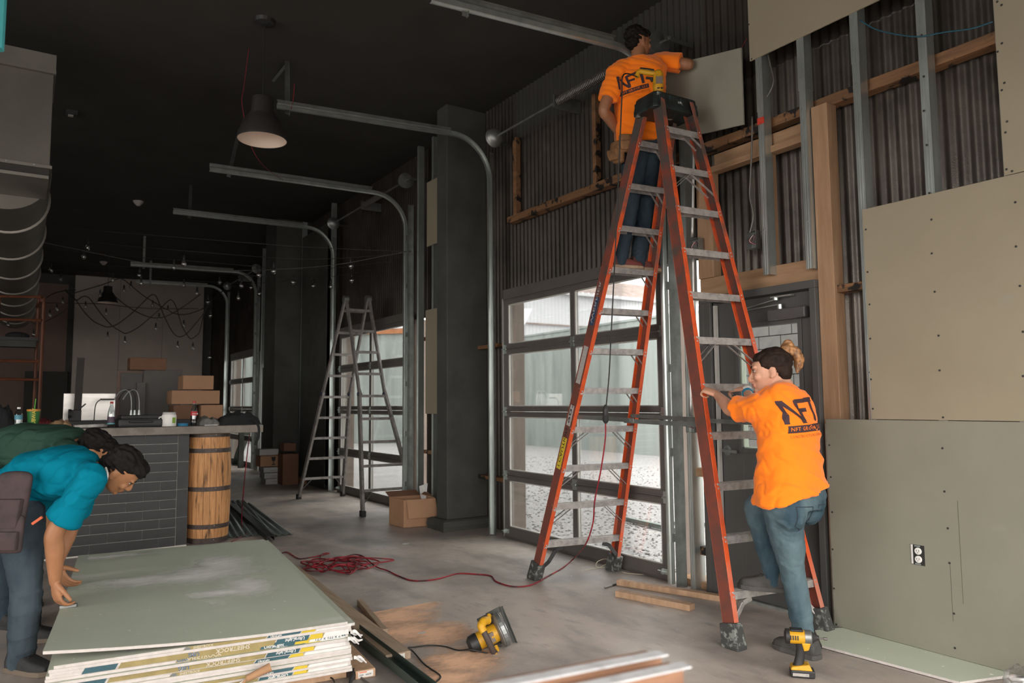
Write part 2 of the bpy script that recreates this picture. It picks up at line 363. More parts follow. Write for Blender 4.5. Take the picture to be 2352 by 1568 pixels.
# ---------------------------------------------------------------- glazed sectional doors and their tracks
M_weather = pm('pale_weatherstrip', (.42, .41, .38), .5)
M_brnwood = wood('brown_door_jamb', (.21, .165, .135), (.14, .11, .09))
def hinge(mb, y, z, x):
    mb.bx(x-.012, x, y-.022, y+.022, z-.045, z-.008); mb.bx(x-.012, x, y-.022, y+.022, z+.008, z+.045)
    mb.prism([(x-.014, y-.04, z), (x-.014, y, z-.03), (x-.014, y+.04, z), (x-.014, y, z+.03)], (.008, 0, 0))
    mb.lathe([(.007, -.03), (.007, .03)], (x-.016, y, z), (0, 1, 0), 8)
def sect_door(n, y0, y1, zt, nmul=1):
    d = thing('door_%d' % n, None, None, (4.1, (y0+y1)/2, 0), kind='structure')
    zr = [0, .62, 1.255, 1.885, zt]; X = 4.09; T = .045
    for k in range(4):                                              # four hinged sections
        a, b = zr[k], zr[k+1]; f_ = B(); lo = .115 if k == 0 else .052; hi = .06 if k == 3 else .052
        f_.bx(X, X+T, y0, y1, a+.002, a+lo); f_.bx(X, X+T, y0, y1, b-hi, b-.002)
        f_.bx(X, X+T, y0, y0+.085, a+lo, b-hi); f_.bx(X, X+T, y1-.085, y1, a+lo, b-hi)
        ym = (y0+y1)/2; f_.bx(X, X+T, ym-.03, ym+.03, a+lo, b-hi)
        f_.bx(X-.006, X, y0, y1, a+.01, a+.02); f_.bx(X-.006, X, y0, y1, b-.02, b-.01)
        f = f_.build('door_section', M_dalu, d, bevel=.003)
        for p, q in ((y0+.085, ym-.03), (ym+.03, y1-.085)):
            B().bx(X+.02, X+.026, p, q, a+lo, b-hi).build('glass_pane', M_glass, f)
            g = B()
            for yy in (p+.006, q-.006): g.bx(X+.005, X+.02, yy-.006, yy+.006, a+lo, b-hi)
            g.bx(X+.005, X+.02, p, q, b-hi-.01, b-hi); g.bx(X+.005, X+.02, p, q, a+lo, a+lo+.008)
            g.build('glazing_bead', M_weather, f)
        if k:
            for yy in (y0+.03, ym, y1-.03):
                h = B(); hinge(h, yy, a, X); h.build('hinge', M_galv, f)
    h = B()
    for yy in (y0+.05, y1-.05):
        h.bx(X-.015, X, yy-.03, yy+.03, .05, .09); h.lathe([(.02, 0), (.02, .012)], (X-.03, yy, .07), (0, 1, 0), 10); h.lathe([(.006, -.06), (.006, .06)], (X-.025, yy, .07), (0, 1, 0), 8)
    h.build('bottom_roller', M_galv, d)
    j = B(); j.bx(4.16, 4.34, y0-.05, y0, 0, zt); j.bx(4.16, 4.34, y1-.01, y1+.06, 0, zt); j.build('door_jamb', M_brnwood, d)
    B().bx(4.09, 4.16, y0-.01, y1+.01, zt, zt+.10).build('door_header', M_dalu, d)
    t = B()
    for yy in (y0-.07, y1+.02): t.bx(4.12, 4.135, yy, yy+.05, 0, zt+.02)
    t.build('weather_stop', M_weather, d)
    return d
sect_door(1, 4.07, 6.36, 2.40); sect_door(2, 8.62, 11.1, 2.42); sect_door(3, 15.95, 18.4, 2.45)
def track(lab, y, sgn, zc, xend, zend, hang=True, hangx=None, htop=None, brace=None):
    """one roller track: upright, bend and overhead run, with the upright's angle iron and its hanger"""
    t = thing('door_track', lab, 'door track', (4.0, y, 0), 'roller tracks of the glazed doors')
    rr = .42; x0 = 4.0; path = [V((x0, y, .02)), V((x0, y, zc-rr))]
    for i in range(1, 13):
        a = math.pi/2*i/12; path.append(V((x0-rr*(1-math.cos(a)), y, zc-rr+rr*math.sin(a))))
    end = V((xend, y, zend)); path.append(end)
    mb = B(); rings = []
    prof = [(-.026, -.012), (-.018, -.022), (.018, -.022), (.026, -.012), (.026, .012), (.021, .012), (.018, -.016), (-.018, -.016), (-.021, .012), (-.026, .012)]
    for i, p in enumerate(path):
        d = (path[min(i+1, len(path)-1)]-path[max(i-1, 0)]).normalized(); nrm = V((0, 1, 0)).cross(d).normalized()
        rings.append([p + nrm*a + V((0, -sgn*b, 0)) for a, b in prof])
    mb.loft(rings).build('roller_rail', M_galv, t, smooth=40)
    a = B(); a.bx(4.02, 4.075, y+sgn*.03, y+sgn*.033, 0, zc-.1); a.bx(4.072, 4.075, y+sgn*.03, y+sgn*.085, 0, zc-.1); a.build('wall_angle', M_galvd, t)
    b = B(); z = .35
    while z < zc-.5:
        b.bx(3.99, 4.07, y+sgn*.022, y+sgn*.03, z-.03, z+.03); b.lathe([(.008, 0), (.008, .012)], (4.04, y+sgn*.02, z), (0, -sgn, 0), 6); z += .62
    b.build('track_bracket', M_galvd, t)
    st = V((x0-rr, y, zc)); k = B(); q0 = st.lerp(end, .02); q1 = end
    up = V((0, 0, .035))
    k.bar(q0+up, q1+up, .003, .05, (0, 1, 0)); k.bar(q0+up*1.7+V((0, sgn*.015, 0)), q1+up*1.7+V((0, sgn*.015, 0)), .03, .003, (0, 1, 0))
    k.build('stiffening_angle', M_galvd, t)
    if hang:
        hx = hangx if hangx is not None else xend+.25; f = (hx-st.x)/(end.x-st.x); zz = st.lerp(end, f).z
        p0 = V((hx, y, zz-.06)); p1 = onp(*htop, 2, 4.65) if htop else V((hx, y, 4.65)); h = B(); h.bar(p0, p1, .04, .004, (1, 0, 0)); h.bar(p0+V((.02, .0, 0)), p1+V((.02, 0, 0)), .004, .03, (1, 0, 0)); n = int((p1-p0).length/.045)
        for i in range(n): c_ = p0.lerp(p1, (i+.6)/n); h.bar(c_, c_+(p1-p0).normalized()*.02, .014, .006, (1, 0, 0))
        h.build('perforated_hanger', M_galvd, t)
        if brace: B().bar(p0.lerp(p1, .94), onp(*brace, 2, 4.65), .03, .004, (1, 0, 0)).build('hanger_brace', M_galvd, t)
    return t
def trk(lab, y, sgn, p_bend, p_end, hp=None, htop=None, brace=None):                       # overhead run measured in the photo, in the plane of that track
    e = onp(*p_end, 1, y); b = onp(*p_bend, 1, y); hx = onp(*hp, 1, y).x if hp else None
    s = (e.z-b.z)/(e.x-b.x); zc = b.z + (4.0-.42-b.x)*s
    return track(lab, y, sgn, zc, e.x, e.z, hangx=hx, htop=htop, brace=brace)
trk('galvanized track of the nearest glazed door ending at the man on the ladder', 3.98, -1, (1395, 100), (988, -3))
trk('galvanized track beside the dark pilaster, its overhead run ending at the near pendant lamp', 6.47, 1, (1010, 302), (637, 243), (660, 245), (659, 140), (627, 187))
trk('galvanized track at the near side of the second glazed door, hung from a leaning strap', 8.52, -1, (834, 438), (481, 388), (525, 395), (550, 296))
trk('galvanized track at the far side of the second glazed door, behind the aluminium ladder', 11.2, 1, (690, 520), (398, 487), (435, 490), (438, 424))
trk('galvanized track at the near side of the farthest glazed door', 15.85, -1, (549, 624), (300, 608), (330, 610))
trk('galvanized track at the far side of the farthest glazed door', 18.5, 1, (470, 656), (313, 647), (345, 650))
def spring_shaft(lab, y0, y1, z):
    s = thing('torsion_spring_shaft', lab, 'door spring', (4.0, (y0+y1)/2, z), 'torsion springs over the glazed doors')
    B().lathe([(.0127, y0), (.0127, y1)], (4.0, 0, z), (0, 1, 0), 10).build('shaft', M_galvd, s)
    for y, sg in ((y0+.1, 1), (y1-.1, -1)):
        d = B(); d.lathe([(.03, 0), (.10, .01), (.10, .02), (.085, .03), (.09, .04), (.08, .05), (.085, .06), (.075, .07), (.08, .08), (.06, .10), (.03, .11)], (4.0, y, z), (0, sg, 0), 20)
        d.build('cable_drum', M_galvd, s, smooth=30)
    for c in ((y0*.6+y1*.4),):
        pts = []
        for i in range(34*8+1):
            a = 2*math.pi*i/8; pts.append(V((4.0+.034*math.cos(a), c-.35+.7*i/(34*8), z+.034*math.sin(a))))
        B().tube(pts, .006, 4).build('torsion_spring', M_dalu, s)
        B().bx(3.96, 4.27, c+.36, c+.38, z-.06, z+.06).build('spring_bracket', M_galvd, s)
    for y in (y0+.02, y1-.02):
        B().bx(3.96, 4.27, y-.004, y+.004, z-.012, z+.02).build('end_bracket', M_dkwall, s)
    return s
spring_shaft('torsion shaft with cable drums over the nearest glazed door', 3.85, 6.5, 4.10)
spring_shaft('torsion shaft with cable drums over the second glazed door, left of the dark pilaster', 8.4, 11.3, 4.2)
spring_shaft('torsion shaft with cable drums over the farthest glazed door', 15.7, 18.6, 4.2)

# ---------------------------------------------------------------- entrance door
d4 = thing('door_4', None, None, (4.08, 3.2, 0), kind='structure')
fr = B()
for a, b in ((2.757, 2.80), (3.66, 3.705)): fr.bx(4.065, 4.20, a, b, 0, 2.04)
fr.bx(4.065, 4.20, 2.757, 3.705, 2.04, 2.09); fr.bx(4.065, 4.09, 3.60, 3.66, 0, 2.04); fr.bx(4.11, 4.13, 2.80, 2.815, 0, 2.04); fr.bx(4.11, 4.13, 3.60, 3.66, 0, 2.04)
fr.build('door_frame', M_dgrey, d4, bevel=.003)
B().bx(4.092, 4.12, 3.575, 3.595, 0, 2.02).build('seal_strip', M_weather, d4)
lf = B(); LX0, LX1 = 4.13, 4.175
gy0, gy1, gz0, gz1 = 2.93, 3.40, 1.02, 1.84
lf.bx(LX0, LX1, 2.80, gy0, .02, 2.035); lf.bx(LX0, LX1, gy1, 3.60, .02, 2.035); lf.bx(LX0, LX1, gy0, gy1, .02, gz0); lf.bx(LX0, LX1, gy0, gy1, gz1, 2.035)
leaf = lf.build('door_leaf', M_dgrey, d4, bevel=.002)
bd = B()
bd.bx(LX0-.012, LX0, gy0-.03, gy0, gz0-.03, gz1+.03); bd.bx(LX0-.012, LX0, gy1, gy1+.03, gz0-.03, gz1+.03); bd.bx(LX0-.012, LX0, gy0, gy1, gz1, gz1+.03); bd.bx(LX0-.012, LX0, gy0, gy1, gz0-.03, gz0)
bd.build('glazing_bead', M_dgrey, leaf, bevel=.002)
M_sage = pm('pale_green_reveal', (.26, .30, .24), .6)
bd = B(); bd.bx(LX0, LX1, gy1-.012, gy1, gz0, gz1); bd.bx(LX0, LX1, gy0, gy1, gz0, gz0+.008); bd.build('glazing_reveal', M_sage, leaf)
B().bx(LX1-.012, LX1-.006, gy0, gy1, gz0, gz1).build('glass_pane', M_glass, leaf)
cl = B().bx(4.07, 4.128, 2.84, 3.12, 1.865, 1.935).build('door_closer', pm('closer_grey', (.075, .07, .072), .45), d4, bevel=.006)
ar = B(); ar.bar((4.085, 3.03, 1.965), (4.075, 3.36, 1.95), .016, .006, (1, 0, 0)); ar.bar((4.075, 3.36, 1.956), (4.085, 3.06, 2.0), .016, .006, (1, 0, 0))
ar.lathe([(.016, 0), (.016, .03), (.01, .035)], (4.085, 3.03, 1.935), (0, 0, 1), 12); ar.lathe([(.018, 0), (.018, .02)], (4.085, 3.06, 1.995), (0, 0, 1), 12); ar.bx(4.07, 4.10, 2.93, 3.09, 2.012, 2.02)
ar.build('closer_arm', M_galv, cl)
hd = B(); hd.lathe([(.035, 0), (.035, .008), (.012, .012), (.012, .045)], (4.13, 3.53, 1.0), (-1, 0, 0), 16); hd.bar((4.085, 3.54, 1.0), (4.085, 3.42, .995), .014, .02, (1, 0, 0))
hd.build('door_handle', M_galvd, d4, smooth=40)
B().bx(4.10, 4.25, 2.8, 3.66, 0, .018).build('threshold', M_galv, d4)
# second small glazed door deep in the hall
d5 = thing('door_5', None, None, (4.1, 15.2, 0), kind='structure')
f5 = B(); f5.bx(4.08, 4.14, 15.0, 15.12, 0, 2.1); f5.bx(4.08, 4.14, 15.4, 15.5, 0, 2.1); f5.bx(4.08, 4.14, 15.12, 15.4, 0, .9); f5.bx(4.08, 4.14, 15.12, 15.4, 1.95, 2.1); l5 = f5.build('door_leaf', M_dgrey, d5)
B().bx(4.10, 4.106, 15.12, 15.4, .9, 1.95).build('glass_pane', M_glass, l5)

# ---------------------------------------------------------------- outside
M_grav = pm('pale_gravel', (.50, .485, .48), .9, scale=34, col2=(.13, .125, .125), mix=(.35, .66), bump=1.0, bscale=26, detail=9)
gr = struct(B().bx(4.33, 40, -40, 46, -.25, -.06).bx(-40, 4.33, -40, -4, -.25, -.06).build('exterior_ground', M_grav))
def out_wall(mb, p0, p1, z0, z1, pitch=.3, amp=.012, seg=8):
    p0, p1 = V((*p0, 0)), V((*p1, 0)); d = (p1-p0); L_ = d.length; d.normalize(); nn = V((-d.y, d.x, 0)); n = max(2, int(L_/pitch*seg)); a = []; b = []
    for i in range(n+1):
        s_ = L_*i/n; p = p0+d*s_+nn*amp*max(-1, min(1, 2.2*math.sin(2*math.pi*s_/pitch))); a.append(V((p.x, p.y, z0))); b.append(V((p.x, p.y, z1)))
    mb.add(a+b, [(i, i+1, n+2+i, n+1+i) for i in range(n)])
M_ow1 = pm('pale_green_metal_siding', (.27, .30, .285), .5, var=.08, scale=1.2, st=(1, 1, .2))
over(M_ow1, (.16, .18, .17), 2.5, .5, .75, st=(1, 1, .12), w4=2)
M_ow2 = pm('white_metal_siding', (.52, .525, .54), .5, var=.05, scale=1)
over(M_ow2, (.42, .22, .14), 2.2, .66, .74, st=(1, 1, .25), detail=8, w4=6)
M_roof = pm('rusty_roof_sheet', (.27, .21, .19), .7, scale=1.5, col2=(.19, .135, .115), detail=8)
f1 = thing('metal_fence', 'pale green metal siding fence across the gravel, seen through the nearest glazed door', 'fence', (14, 15, 0))
mb = B(); out_wall(mb, (13.6, 9.0), (14.05, 21.2), -.06, 3.55, .40, .010); mb.build('siding_sheet', M_ow1, f1, fix=False)
B().bar((13.6, 9.0, 3.57), (14.05, 21.2, 3.57), .06, .06, (1, 0, 0)).build('top_rail', M_ow1, f1)
b1 = thing('metal_shed', 'white metal shed with a rust streaked wall and rusty roof behind the fence', 'building', (24, 30, 0))
zt_ = onp(1300, 672, 1, 30).z; zm_ = onp(1300, 748, 1, 30).z
mb = B(); out_wall(mb, (13, 30), (40, 30), -.06, zm_, .22, .012); mb.build('lower_siding', M_ow2, b1, fix=False)
mb = B(); out_wall(mb, (13, 29.9), (40, 29.9), zm_, zt_, .22, .012); mb.build('upper_siding', M_ow2, b1, fix=False)
B().bx(13, 40, 29.86, 29.9, zm_-.04, zm_+.03).build('flashing', M_roof, b1)
rf = B(); n = 240
a = [V((19.5+21*i/n, 29.6, zt_+.03*math.sin(i*1.4))) for i in range(n+1)]; b = [V((23.5+17*i/n, 36, zt_+2.1+.03*math.sin(i*1.4))) for i in range(n+1)]
rf.add(a+b, [(i, i+1, n+2+i, n+1+i) for i in range(n)]); rf.build('roof_sheet', M_roof, b1, fix=False)
B().bx(19.5, 40.5, 29.55, 29.62, zt_-.16, zt_).build('gutter', M_ow2, b1)
b2 = thing('metal_building', 'grey ribbed metal building with an orange fascia, seen past the aluminium ladder', 'building', (10, 25, 0))
mb = B(); out_wall(mb, (14.4, 21.4), (9.0, 26.1), -.06, 3.85, .3, .012); mb.build('siding_sheet', M_ow1, b2, fix=False)
M_ofas = pm('orange_fascia_board', (.36, .14, .055), .6)
B().bar((14.4, 21.3, 3.93), (9.0, 26.0, 3.93), .05, .18, (0, 1, 0)).build('fascia', M_ofas, b2)
B().hexa([V(p) for p in ((14.5, 21.2, 4.02), (8.9, 26.0, 4.02), (12, 30, 5.2), (17.5, 25, 5.2), (14.5, 21.2, 4.06), (8.9, 26.0, 4.06), (12, 30, 5.24), (17.5, 25, 5.24))]).build('roof_sheet', M_ow2, b2)
b3 = thing('ribbed_metal_building', 'pale ribbed metal building seen through the farthest glazed door', 'building', (6.5, 27.6, 0))
mb = B(); out_wall(mb, (9.0, 26.4), (4.6, 29.5), -.06, 4.6, .28, .03); mb.build('siding_sheet', M_ow1, b3, fix=False)
# block wall seen in the glass of the entrance door: every block a part
cm = thing('block_wall', 'grey concrete block wall seen through the glass of the entrance door', 'wall', (9.6, 6, 0))
M_blk = pm('grey_concrete_block', (.155, .148, .14), .9, var=.12, scale=7, bump=.4, bscale=70)
M_mort = pm('mortar', (.12, .115, .11), .9)
B().bx(9.64, 9.85, 4.5, 8.55, -.06, 4.0).build('mortar_bed', M_mort, cm)
bme = B().bx(-.02, .1, -.195, .195, -.094, .094).build('block', M_blk, cm, bevel=.004)
first = True
for r_ in range(20):
    for c_ in range(10):
        y = 4.7+c_*.405+(.2 if r_ % 2 else 0); z = .04+r_*.2
        if y > 8.4 or not (.6 < z < 4): continue
        o = bme if first else bme.copy()
        if not first: C.objects.link(o)
        first = False; o.location = (9.62+rnd.uniform(-.004, .004), y, z); o.matrix_parent_inverse = ORIG[cm].inverted()
# bits lying on the gravel
M_tubeg = pm('green_primed_steel', (.16, .20, .175), .5, .3)
tb = tag(B().bar(fl(1440, 1192, -.02), fl(1600, 1228, -.02), .05, .05, (0, 0, 1)).build('steel_tube', M_tubeg), 'pale green steel tube lying on the gravel outside the nearest glazed door', 'tube')
tag(B().bar(fl(1640, 1205, -.03), fl(1520, 1200, -.03), .04, .04, (0, 0, 1)).build('steel_tube', M_tubeg), 'short grey steel tube on the gravel beside the longer green tube', 'tube')
st_ = B()
for i in range(2600):
    x = 4.4+rnd.random()**1.6*7; y = x*rnd.uniform(1.0, 1.75)+rnd.uniform(-.3, .3); s_ = rnd.uniform(.008, .022)
    st_.ell((x, y, -.055), (s_, s_*rnd.uniform(.6, 1), s_*.6), rotz(rnd.random()*3), 5, 4)
struct(tag(st_.build('gravel', M_grav), 'loose pale gravel stones outside the glazed doors', 'gravel'), 'stuff')
# ---------------------------------------------------------------- text
def text(s, o, xd, yd, size, mat, parent, name='lettering', ext=.0008, shear=0., align='LEFT', sx=1.):
    cu = bpy.data.curves.new('txt', 'FONT'); cu.body = s; cu.size = size; cu.shear = shear; cu.align_x = align; cu.resolution_u = 2; cu.extrude = 0; cu.offset = size*.012
    t = bpy.data.objects.new('txt', cu); C.objects.link(t); dg = bpy.context.evaluated_depsgraph_get(); me = bpy.data.meshes.new_from_object(t.evaluated_get(dg))
    bpy.data.objects.remove(t); xd = V(xd).normalized(); yd = V(yd); yd = (yd-xd*yd.dot(xd)).normalized(); n = xd.cross(yd)
    for v in me.vertices: v.co = V(o) + xd*v.co.x*sx + yd*v.co.y + n*ext
    me.name = name; me.materials.clear(); me.materials.append(mat); ob = bpy.data.objects.new(name, me); link(ob, parent); return ob
M_white = pm('white_print', (.75, .73, .70), .6, var=.05); M_dark = pm('black_print', (.02, .02, .022), .6)
M_blue = pm('blue_print', (.03, .12, .28), .6, var=.1); M_yel = pm('yellow_print', (.55, .40, .03), .6, var=.1); M_greyl = pm('grey_label', (.36, .33, .31), .6, var=.2, scale=60)
M_red = pm('red_paint', (.42, .03, .025), .5)

# ---------------------------------------------------------------- big orange step ladder
lad = thing('step_ladder', 'tall orange fibreglass step ladder with steps on both sides, splashed with paint', 'ladder', (3.66, 3.7, 0))
FT = dict(A1=(V((3.30, 4.74, 0)), V((3.545, 3.70, 3.40))), A2=(V((4.02, 4.62, 0)), V((3.835, 3.675, 3.40))), B1=(V((3.27, 2.81, 0)), V((3.52, 3.53, 3.40))), B2=(V((3.965, 2.72, 0)), V((3.81, 3.505, 3.40))))
def lp(k, z): a, b = FT[k]; return a.lerp(b, z/3.4)
xin = {'A1': 1, 'A2': -1, 'B1': 1, 'B2': -1}; ynear = {'A1': -1, 'A2': -1, 'B1': -1, 'B2': -1}
for k in FT:
    a, b = lp(k, .03), lp(k, 3.4); d = (b-a).normalized(); wdt = V((0, 1, 0)); wdt = (wdt-d*wdt.dot(d)).normalized(); inn = (V((xin[k], 0, 0))-d*d.x*xin[k]); inn = (inn-wdt*inn.dot(wdt)).normalized()
    mb = B()
    for sg in (-1, 1): mb.bar(a+wdt*sg*.04+inn*.017, b+wdt*sg*.04+inn*.017, .0045, .034, wdt)
    r_ = mb.build('rail', M_orangeL, lad, bevel=.001)
    B().bar(a, b, .0755, .0045, wdt).build('rail_web', M_brownL, r_)
    s_ = B()
    for i in range(11):
        z = .27+.2885*i; p = lp(k, z)
        for o in (-.012, .012): s_.lathe([(.006, 0), (.006, .002), (.003, .004)], p+d*o-wdt*.0425+inn*.02, -wdt, 7)
    s_.build('rivet', M_alu, r_)
    # rubber foot
    ft = lp(k, 0); f_ = B(); e = .028
    q = lambda z, s: [lp(k, z)-wdt*.052*s-inn*.02*s, lp(k, z)+wdt*.052*s-inn*.02*s, lp(k, z)+wdt*.052*s+inn*.05*s, lp(k, z)-wdt*.052*s+inn*.05*s]
    lo = q(0, 1.12)
    for p in lo: p.z = .0
    f_.loft([lo, [p+V((0, 0, .02)) for p in lo], q(.13, 1)])
    f_.build('foot', pm('painted_rubber_foot', (.05, .05, .048), .7, scale=30, col2=(.22, .23, .21), mix=(.52, .62), detail=8), lad, bevel=.006)
ZS = [.27+.2885*i for i in range(11)]
def step(l, r_, z, sgn, braces):
    a, b = lp(l, z), lp(r_, z); x = (b-a).normalized(); y = V((0, 0, 1)).cross(x); mb = B()
    a2, b2 = a+x*.004, b-x*.004
    mb.bar(a2+V((0, 0, .02)), b2+V((0, 0, .02)), .074, .003, y)
    for sg in (-1, 1): mb.bar(a2+y*sg*.036, b2+y*sg*.036, .0025, .042, y)
    for sg in (-.6, -.3, 0, .3, .6): mb.bar(a2+y*sg*.036+V((0, 0, .0225)), b2+y*sg*.036+V((0, 0, .0225)), .003, .002, y)
    o = mb.build('step', M_alu, lad)
    if braces:
        h = B(); ln = (b-a).length; rr = [(l, a, 1), (r_, b, -1)] if braces == 2 else [(r_, b, -1)]
        for kk, e, sg in rr:
            for yy in (-.03, .03):
                h = B(); h.bar(e+x*sg*(.19 if braces == 2 else .10)+y*yy-V((0, 0, .005)), lp(kk, z-(.15 if braces == 2 else .09))+x*sg*.012+y*yy, .016, .003, y); h.build('step_brace', M_alu, o)
    return o
for i, z in enumerate(ZS):
    step('A1', 'A2', z, 1, 0 if i == 0 else (2 if i < 4 else 1)); step('B1', 'B2', z, -1, 0 if i == 0 else (2 if i in (5, 9) else 1 if i == 10 else 0))
M_foot_b = pm('black_bracket', (.035, .035, .035), .5, var=.3)
for (l, r_), mt in ((('A1', 'A2'), M_foot_b), (('B1', 'B2'), M_alu)):
    for kk, ot in ((l, r_), (r_, l)):
        a = lp(kk, ZS[0]); x = (lp(ot, ZS[0])-a).normalized(); q = B(); pts = [a+x*.17-V((0, 0, .03)), a+x*.11-V((0, 0, .05)), a+x*.05-V((0, 0, .13)), lp(kk, .07)+x*.02]
        for i in range(3): q.bar(pts[i]+V((0, -.02, 0)), pts[i+1]+V((0, -.02, 0)), .012, .03, (0, 1, 0))
        q.build('corner_bracket', mt, lad, bevel=.003)
for l, r_ in (('A1', 'B1'), ('A2', 'B2')):
    a, b = lp(l, 1.235), lp(r_, 1.20); ii = V((xin[l]*.03, 0, 0)); mid = a.lerp(b, .48)+ii
    q = B(); q.bar(a+ii, mid+V((0, -.04, 0)), .004, .028, (1, 0, 0)); q.bar(mid+V((.006*xin[l], .06, -.004)), b+ii, .004, .028, (1, 0, 0))
    for p in (a+ii, mid, b+ii): q.lathe([(.012, -.008), (.012, .008)], p, (1, 0, 0), 8)
    q.build('spreader', M_galvd, lad)
M_cap = pm('dark_green_cap_plastic', (.022, .034, .034), .45, scale=18, col2=(.012, .014, .014), mix=(.4, .6))
over(M_cap, (.42, .44, .42), 13, .63, .70, detail=10, w4=3)
cc = V((3.678, 3.60, 3.40)); ca = rotz(R(-3)); q = B()
def capring(z, hx, hy): return [cc+ca @ V((sx*hx*a_, sy*hy*b_, z)) for sx, sy, a_, b_ in ((-1, -1, 1, .8), (-1, -1, .9, 1), (1, -1, .9, 1), (1, -1, 1, .8), (1, 1, 1, .8), (1, 1, .9, 1), (-1, 1, .9, 1), (-1, 1, 1, .8))]
q.loft([capring(-.075, .205, .125), capring(-.05, .205, .125), capring(.028, .19, .112), capring(.045, .18, .10)])
for xx in (-.14, -.05, .05, .14): q.box(cc+ca @ V((xx, -.113, -.01)), (.05, .02, .075), ca)
q.box(cc+ca @ V((0, 0, .05)), (.30, .03, .012), ca); q.box(cc+ca @ V((-.185, 0, -.03)), (.03, .20, .08), ca); q.box(cc+ca @ V((.185, 0, -.03)), (.04, .20, .08), ca)
q.build('top_cap', M_cap, lad, bevel=.008)
M_navy = pm('navy_print', (.02, .05, .11), .6, var=.1)
# stickers along the web of the far left rail
def sticker(z0, z1, mat, txt=None, tm=None, wdt=.05, off=0.):
    a, b = lp('A1', z0), lp('A1', z1); d = (b-a).normalized(); wv = (V((0, 1, 0))-d*d.y).normalized(); n = V((-.0034, 0, 0))
    o = B().bar(a+n+wv*off, b+n+wv*off, wdt, .001, wv).build('sticker', mat, lad)
    if txt: text(txt, a+n+wv*off+d*.015+wv*.018+V((-.002, 0, 0)), d, -wv, wdt*.8, tm, o, 'sticker_lettering', sx=(z1-z0)*1.45/(len(txt)*wdt*.5))
    return o
sticker(1.90, 2.10, M_navy, 'WERNER', M_greyl, .042); sticker(1.48, 1.75, M_greyl); sticker(1.17, 1.32, M_greyl, '90°', M_dark, .045); sticker(.85, 1.08, M_yel, '! CAUTION', M_dark, .05)
# screw gun on the cap, its cord and the extension lead
M_ty = pm('yellow_tool_plastic', (.58, .30, .015), .42, var=.1, scale=20); over(M_ty, (.2, .13, .04), 20, .62, .75, detail=6)
gun = thing('screw_gun', 'yellow corded drywall screw gun standing nose down on the ladder cap', 'power tool', (3.56, 3.56, 3.45))
GO = V((3.565, 3.555, 3.447)); gx = -_r2.copy(); gx.z = 0; gx.normalize(); gz = V((.02, 0, 1)).normalized(); gy = gz.cross(gx)
G = lambda a, b, c: GO + gx*a + gy*b + gz*c                        # a: towards the handle, c: up
q = B(); rg = []
for c_, rx, ry in ((.0, .026, .026), (.012, .036, .034), (.03, .038, .036), (.09, .038, .036), (.125, .036, .036), (.145, .03, .03), (.155, .02, .02)):
    rg.append([G(rx*math.cos(2*math.pi*i/16), ry*math.sin(2*math.pi*i/16), c_+.012) for i in range(16)])
q.loft(rg); q.build('motor_housing', M_ty, gun, smooth=50)
q = B(); hp = [G(.01, 0, .145), G(.05, 0, .152), G(.09, 0, .158), (G(.125, 0, .163)), G(.14, 0, .150), G(.143, 0, .12)]
q.tube(cr(hp, 4), [.019]*9+[.017]*6+[.016]*6, 10); q.build('handle', M_ty, gun, smooth=50)
B().tube(cr([G(.03, 0, .168), G(.08, 0, .176), G(.125, 0, .181)], 4), .011, 8).build('handle_grip', M_blackp, gun, smooth=50)
q = B(); q.bar(G(.036, 0, .112), G(.085, 0, .118), .02, .012, gy); q.bar(G(.04, 0, .09), G(.055, 0, .118), .018, .014, gy); q.build('trigger', M_blackp, gun, bevel=.003)
B().box(G(0, .036, .085), (.045, .008, .05), Matrix((gx, gy, gz)).transposed()).build('rating_plate', M_brnwood, gun)
q = B(); q.lathe([(.03, 0), (.032, .006), (.028, .012)], G(0, 0, 0), gz, 14); q.build('nose_piece', M_galvd, gun)
q = B()
for a_ in (-.018, .006): q.box(G(a_, .036, .028), (.016, .008, .006), Matrix((gx, gy, gz)).transposed())
q.build('vent_slot', M_blackp, gun)
M_bcord = pm('black_cord', (.018, .018, .017), .55); M_rcord = pm('red_cord', (.26, .013, .022), .5, scale=9, col2=(.05, .012, .016), mix=(.48, .6))
hz = 4.75
crd = [G(.143, 0, .125), at(1432, 172, 4.72), at(1428, 230, 4.74), at(1420, 420, 4.80), at(1412, 600, 4.85), at(1404, 760, 4.88), at(1399, 860, 4.9), at(1392, 935, 4.9)]
tag(B().tube(cr(crd, 8), .0045, 7).build('power_cord', M_bcord, smooth=1), 'black tool cord hanging down from the screw gun in front of the ladder steps', 'cord')
pg = thing('plug_connector', 'black plug joint between the hanging tool cord and the red lead', 'plug', at(1392, 945, 4.9)[:])
B().lathe([(.006, .075), (.014, .06), (.018, .045), (.019, .01), (.016, .0)], at(1391, 955, 4.9), (0, 0, 1), 12).build('plug_body', M_blackp, pg, smooth=50)
B().lathe([(.017, .0), (.020, -.01), (.019, -.035), (.008, -.05)], at(1391, 955, 4.9), (0, 0, 1), 12).build('socket_body', M_rubber, pg, smooth=50)
pz = .006
lead = [at(1391, 970, 4.9), at(1390, 1010, 4.9), at(1380, 1080, 4.92), at(1366, 1150, 4.98), at(1362, 1200, 5.02), at(1345, 1250, 5.05), fl(1318, 1282, .04), fl(1290, 1305, pz), fl(1252, 1326, pz), fl(1238, 1335, pz), fl(1212, 1345, pz), fl(1175, 1346, pz), fl(1140, 1335, pz), fl(1127, 1322, pz), fl(1090, 1318, pz), fl(1050, 1317, pz), fl(1000, 1330, pz), fl(950, 1333, pz), fl(915, 1322, pz), fl(890, 1310, .008), fl(862, 1300, .012), fl(835, 1278, .012), fl(815, 1273, .012), fl(790, 1280, .016), fl(765, 1300, .02)]
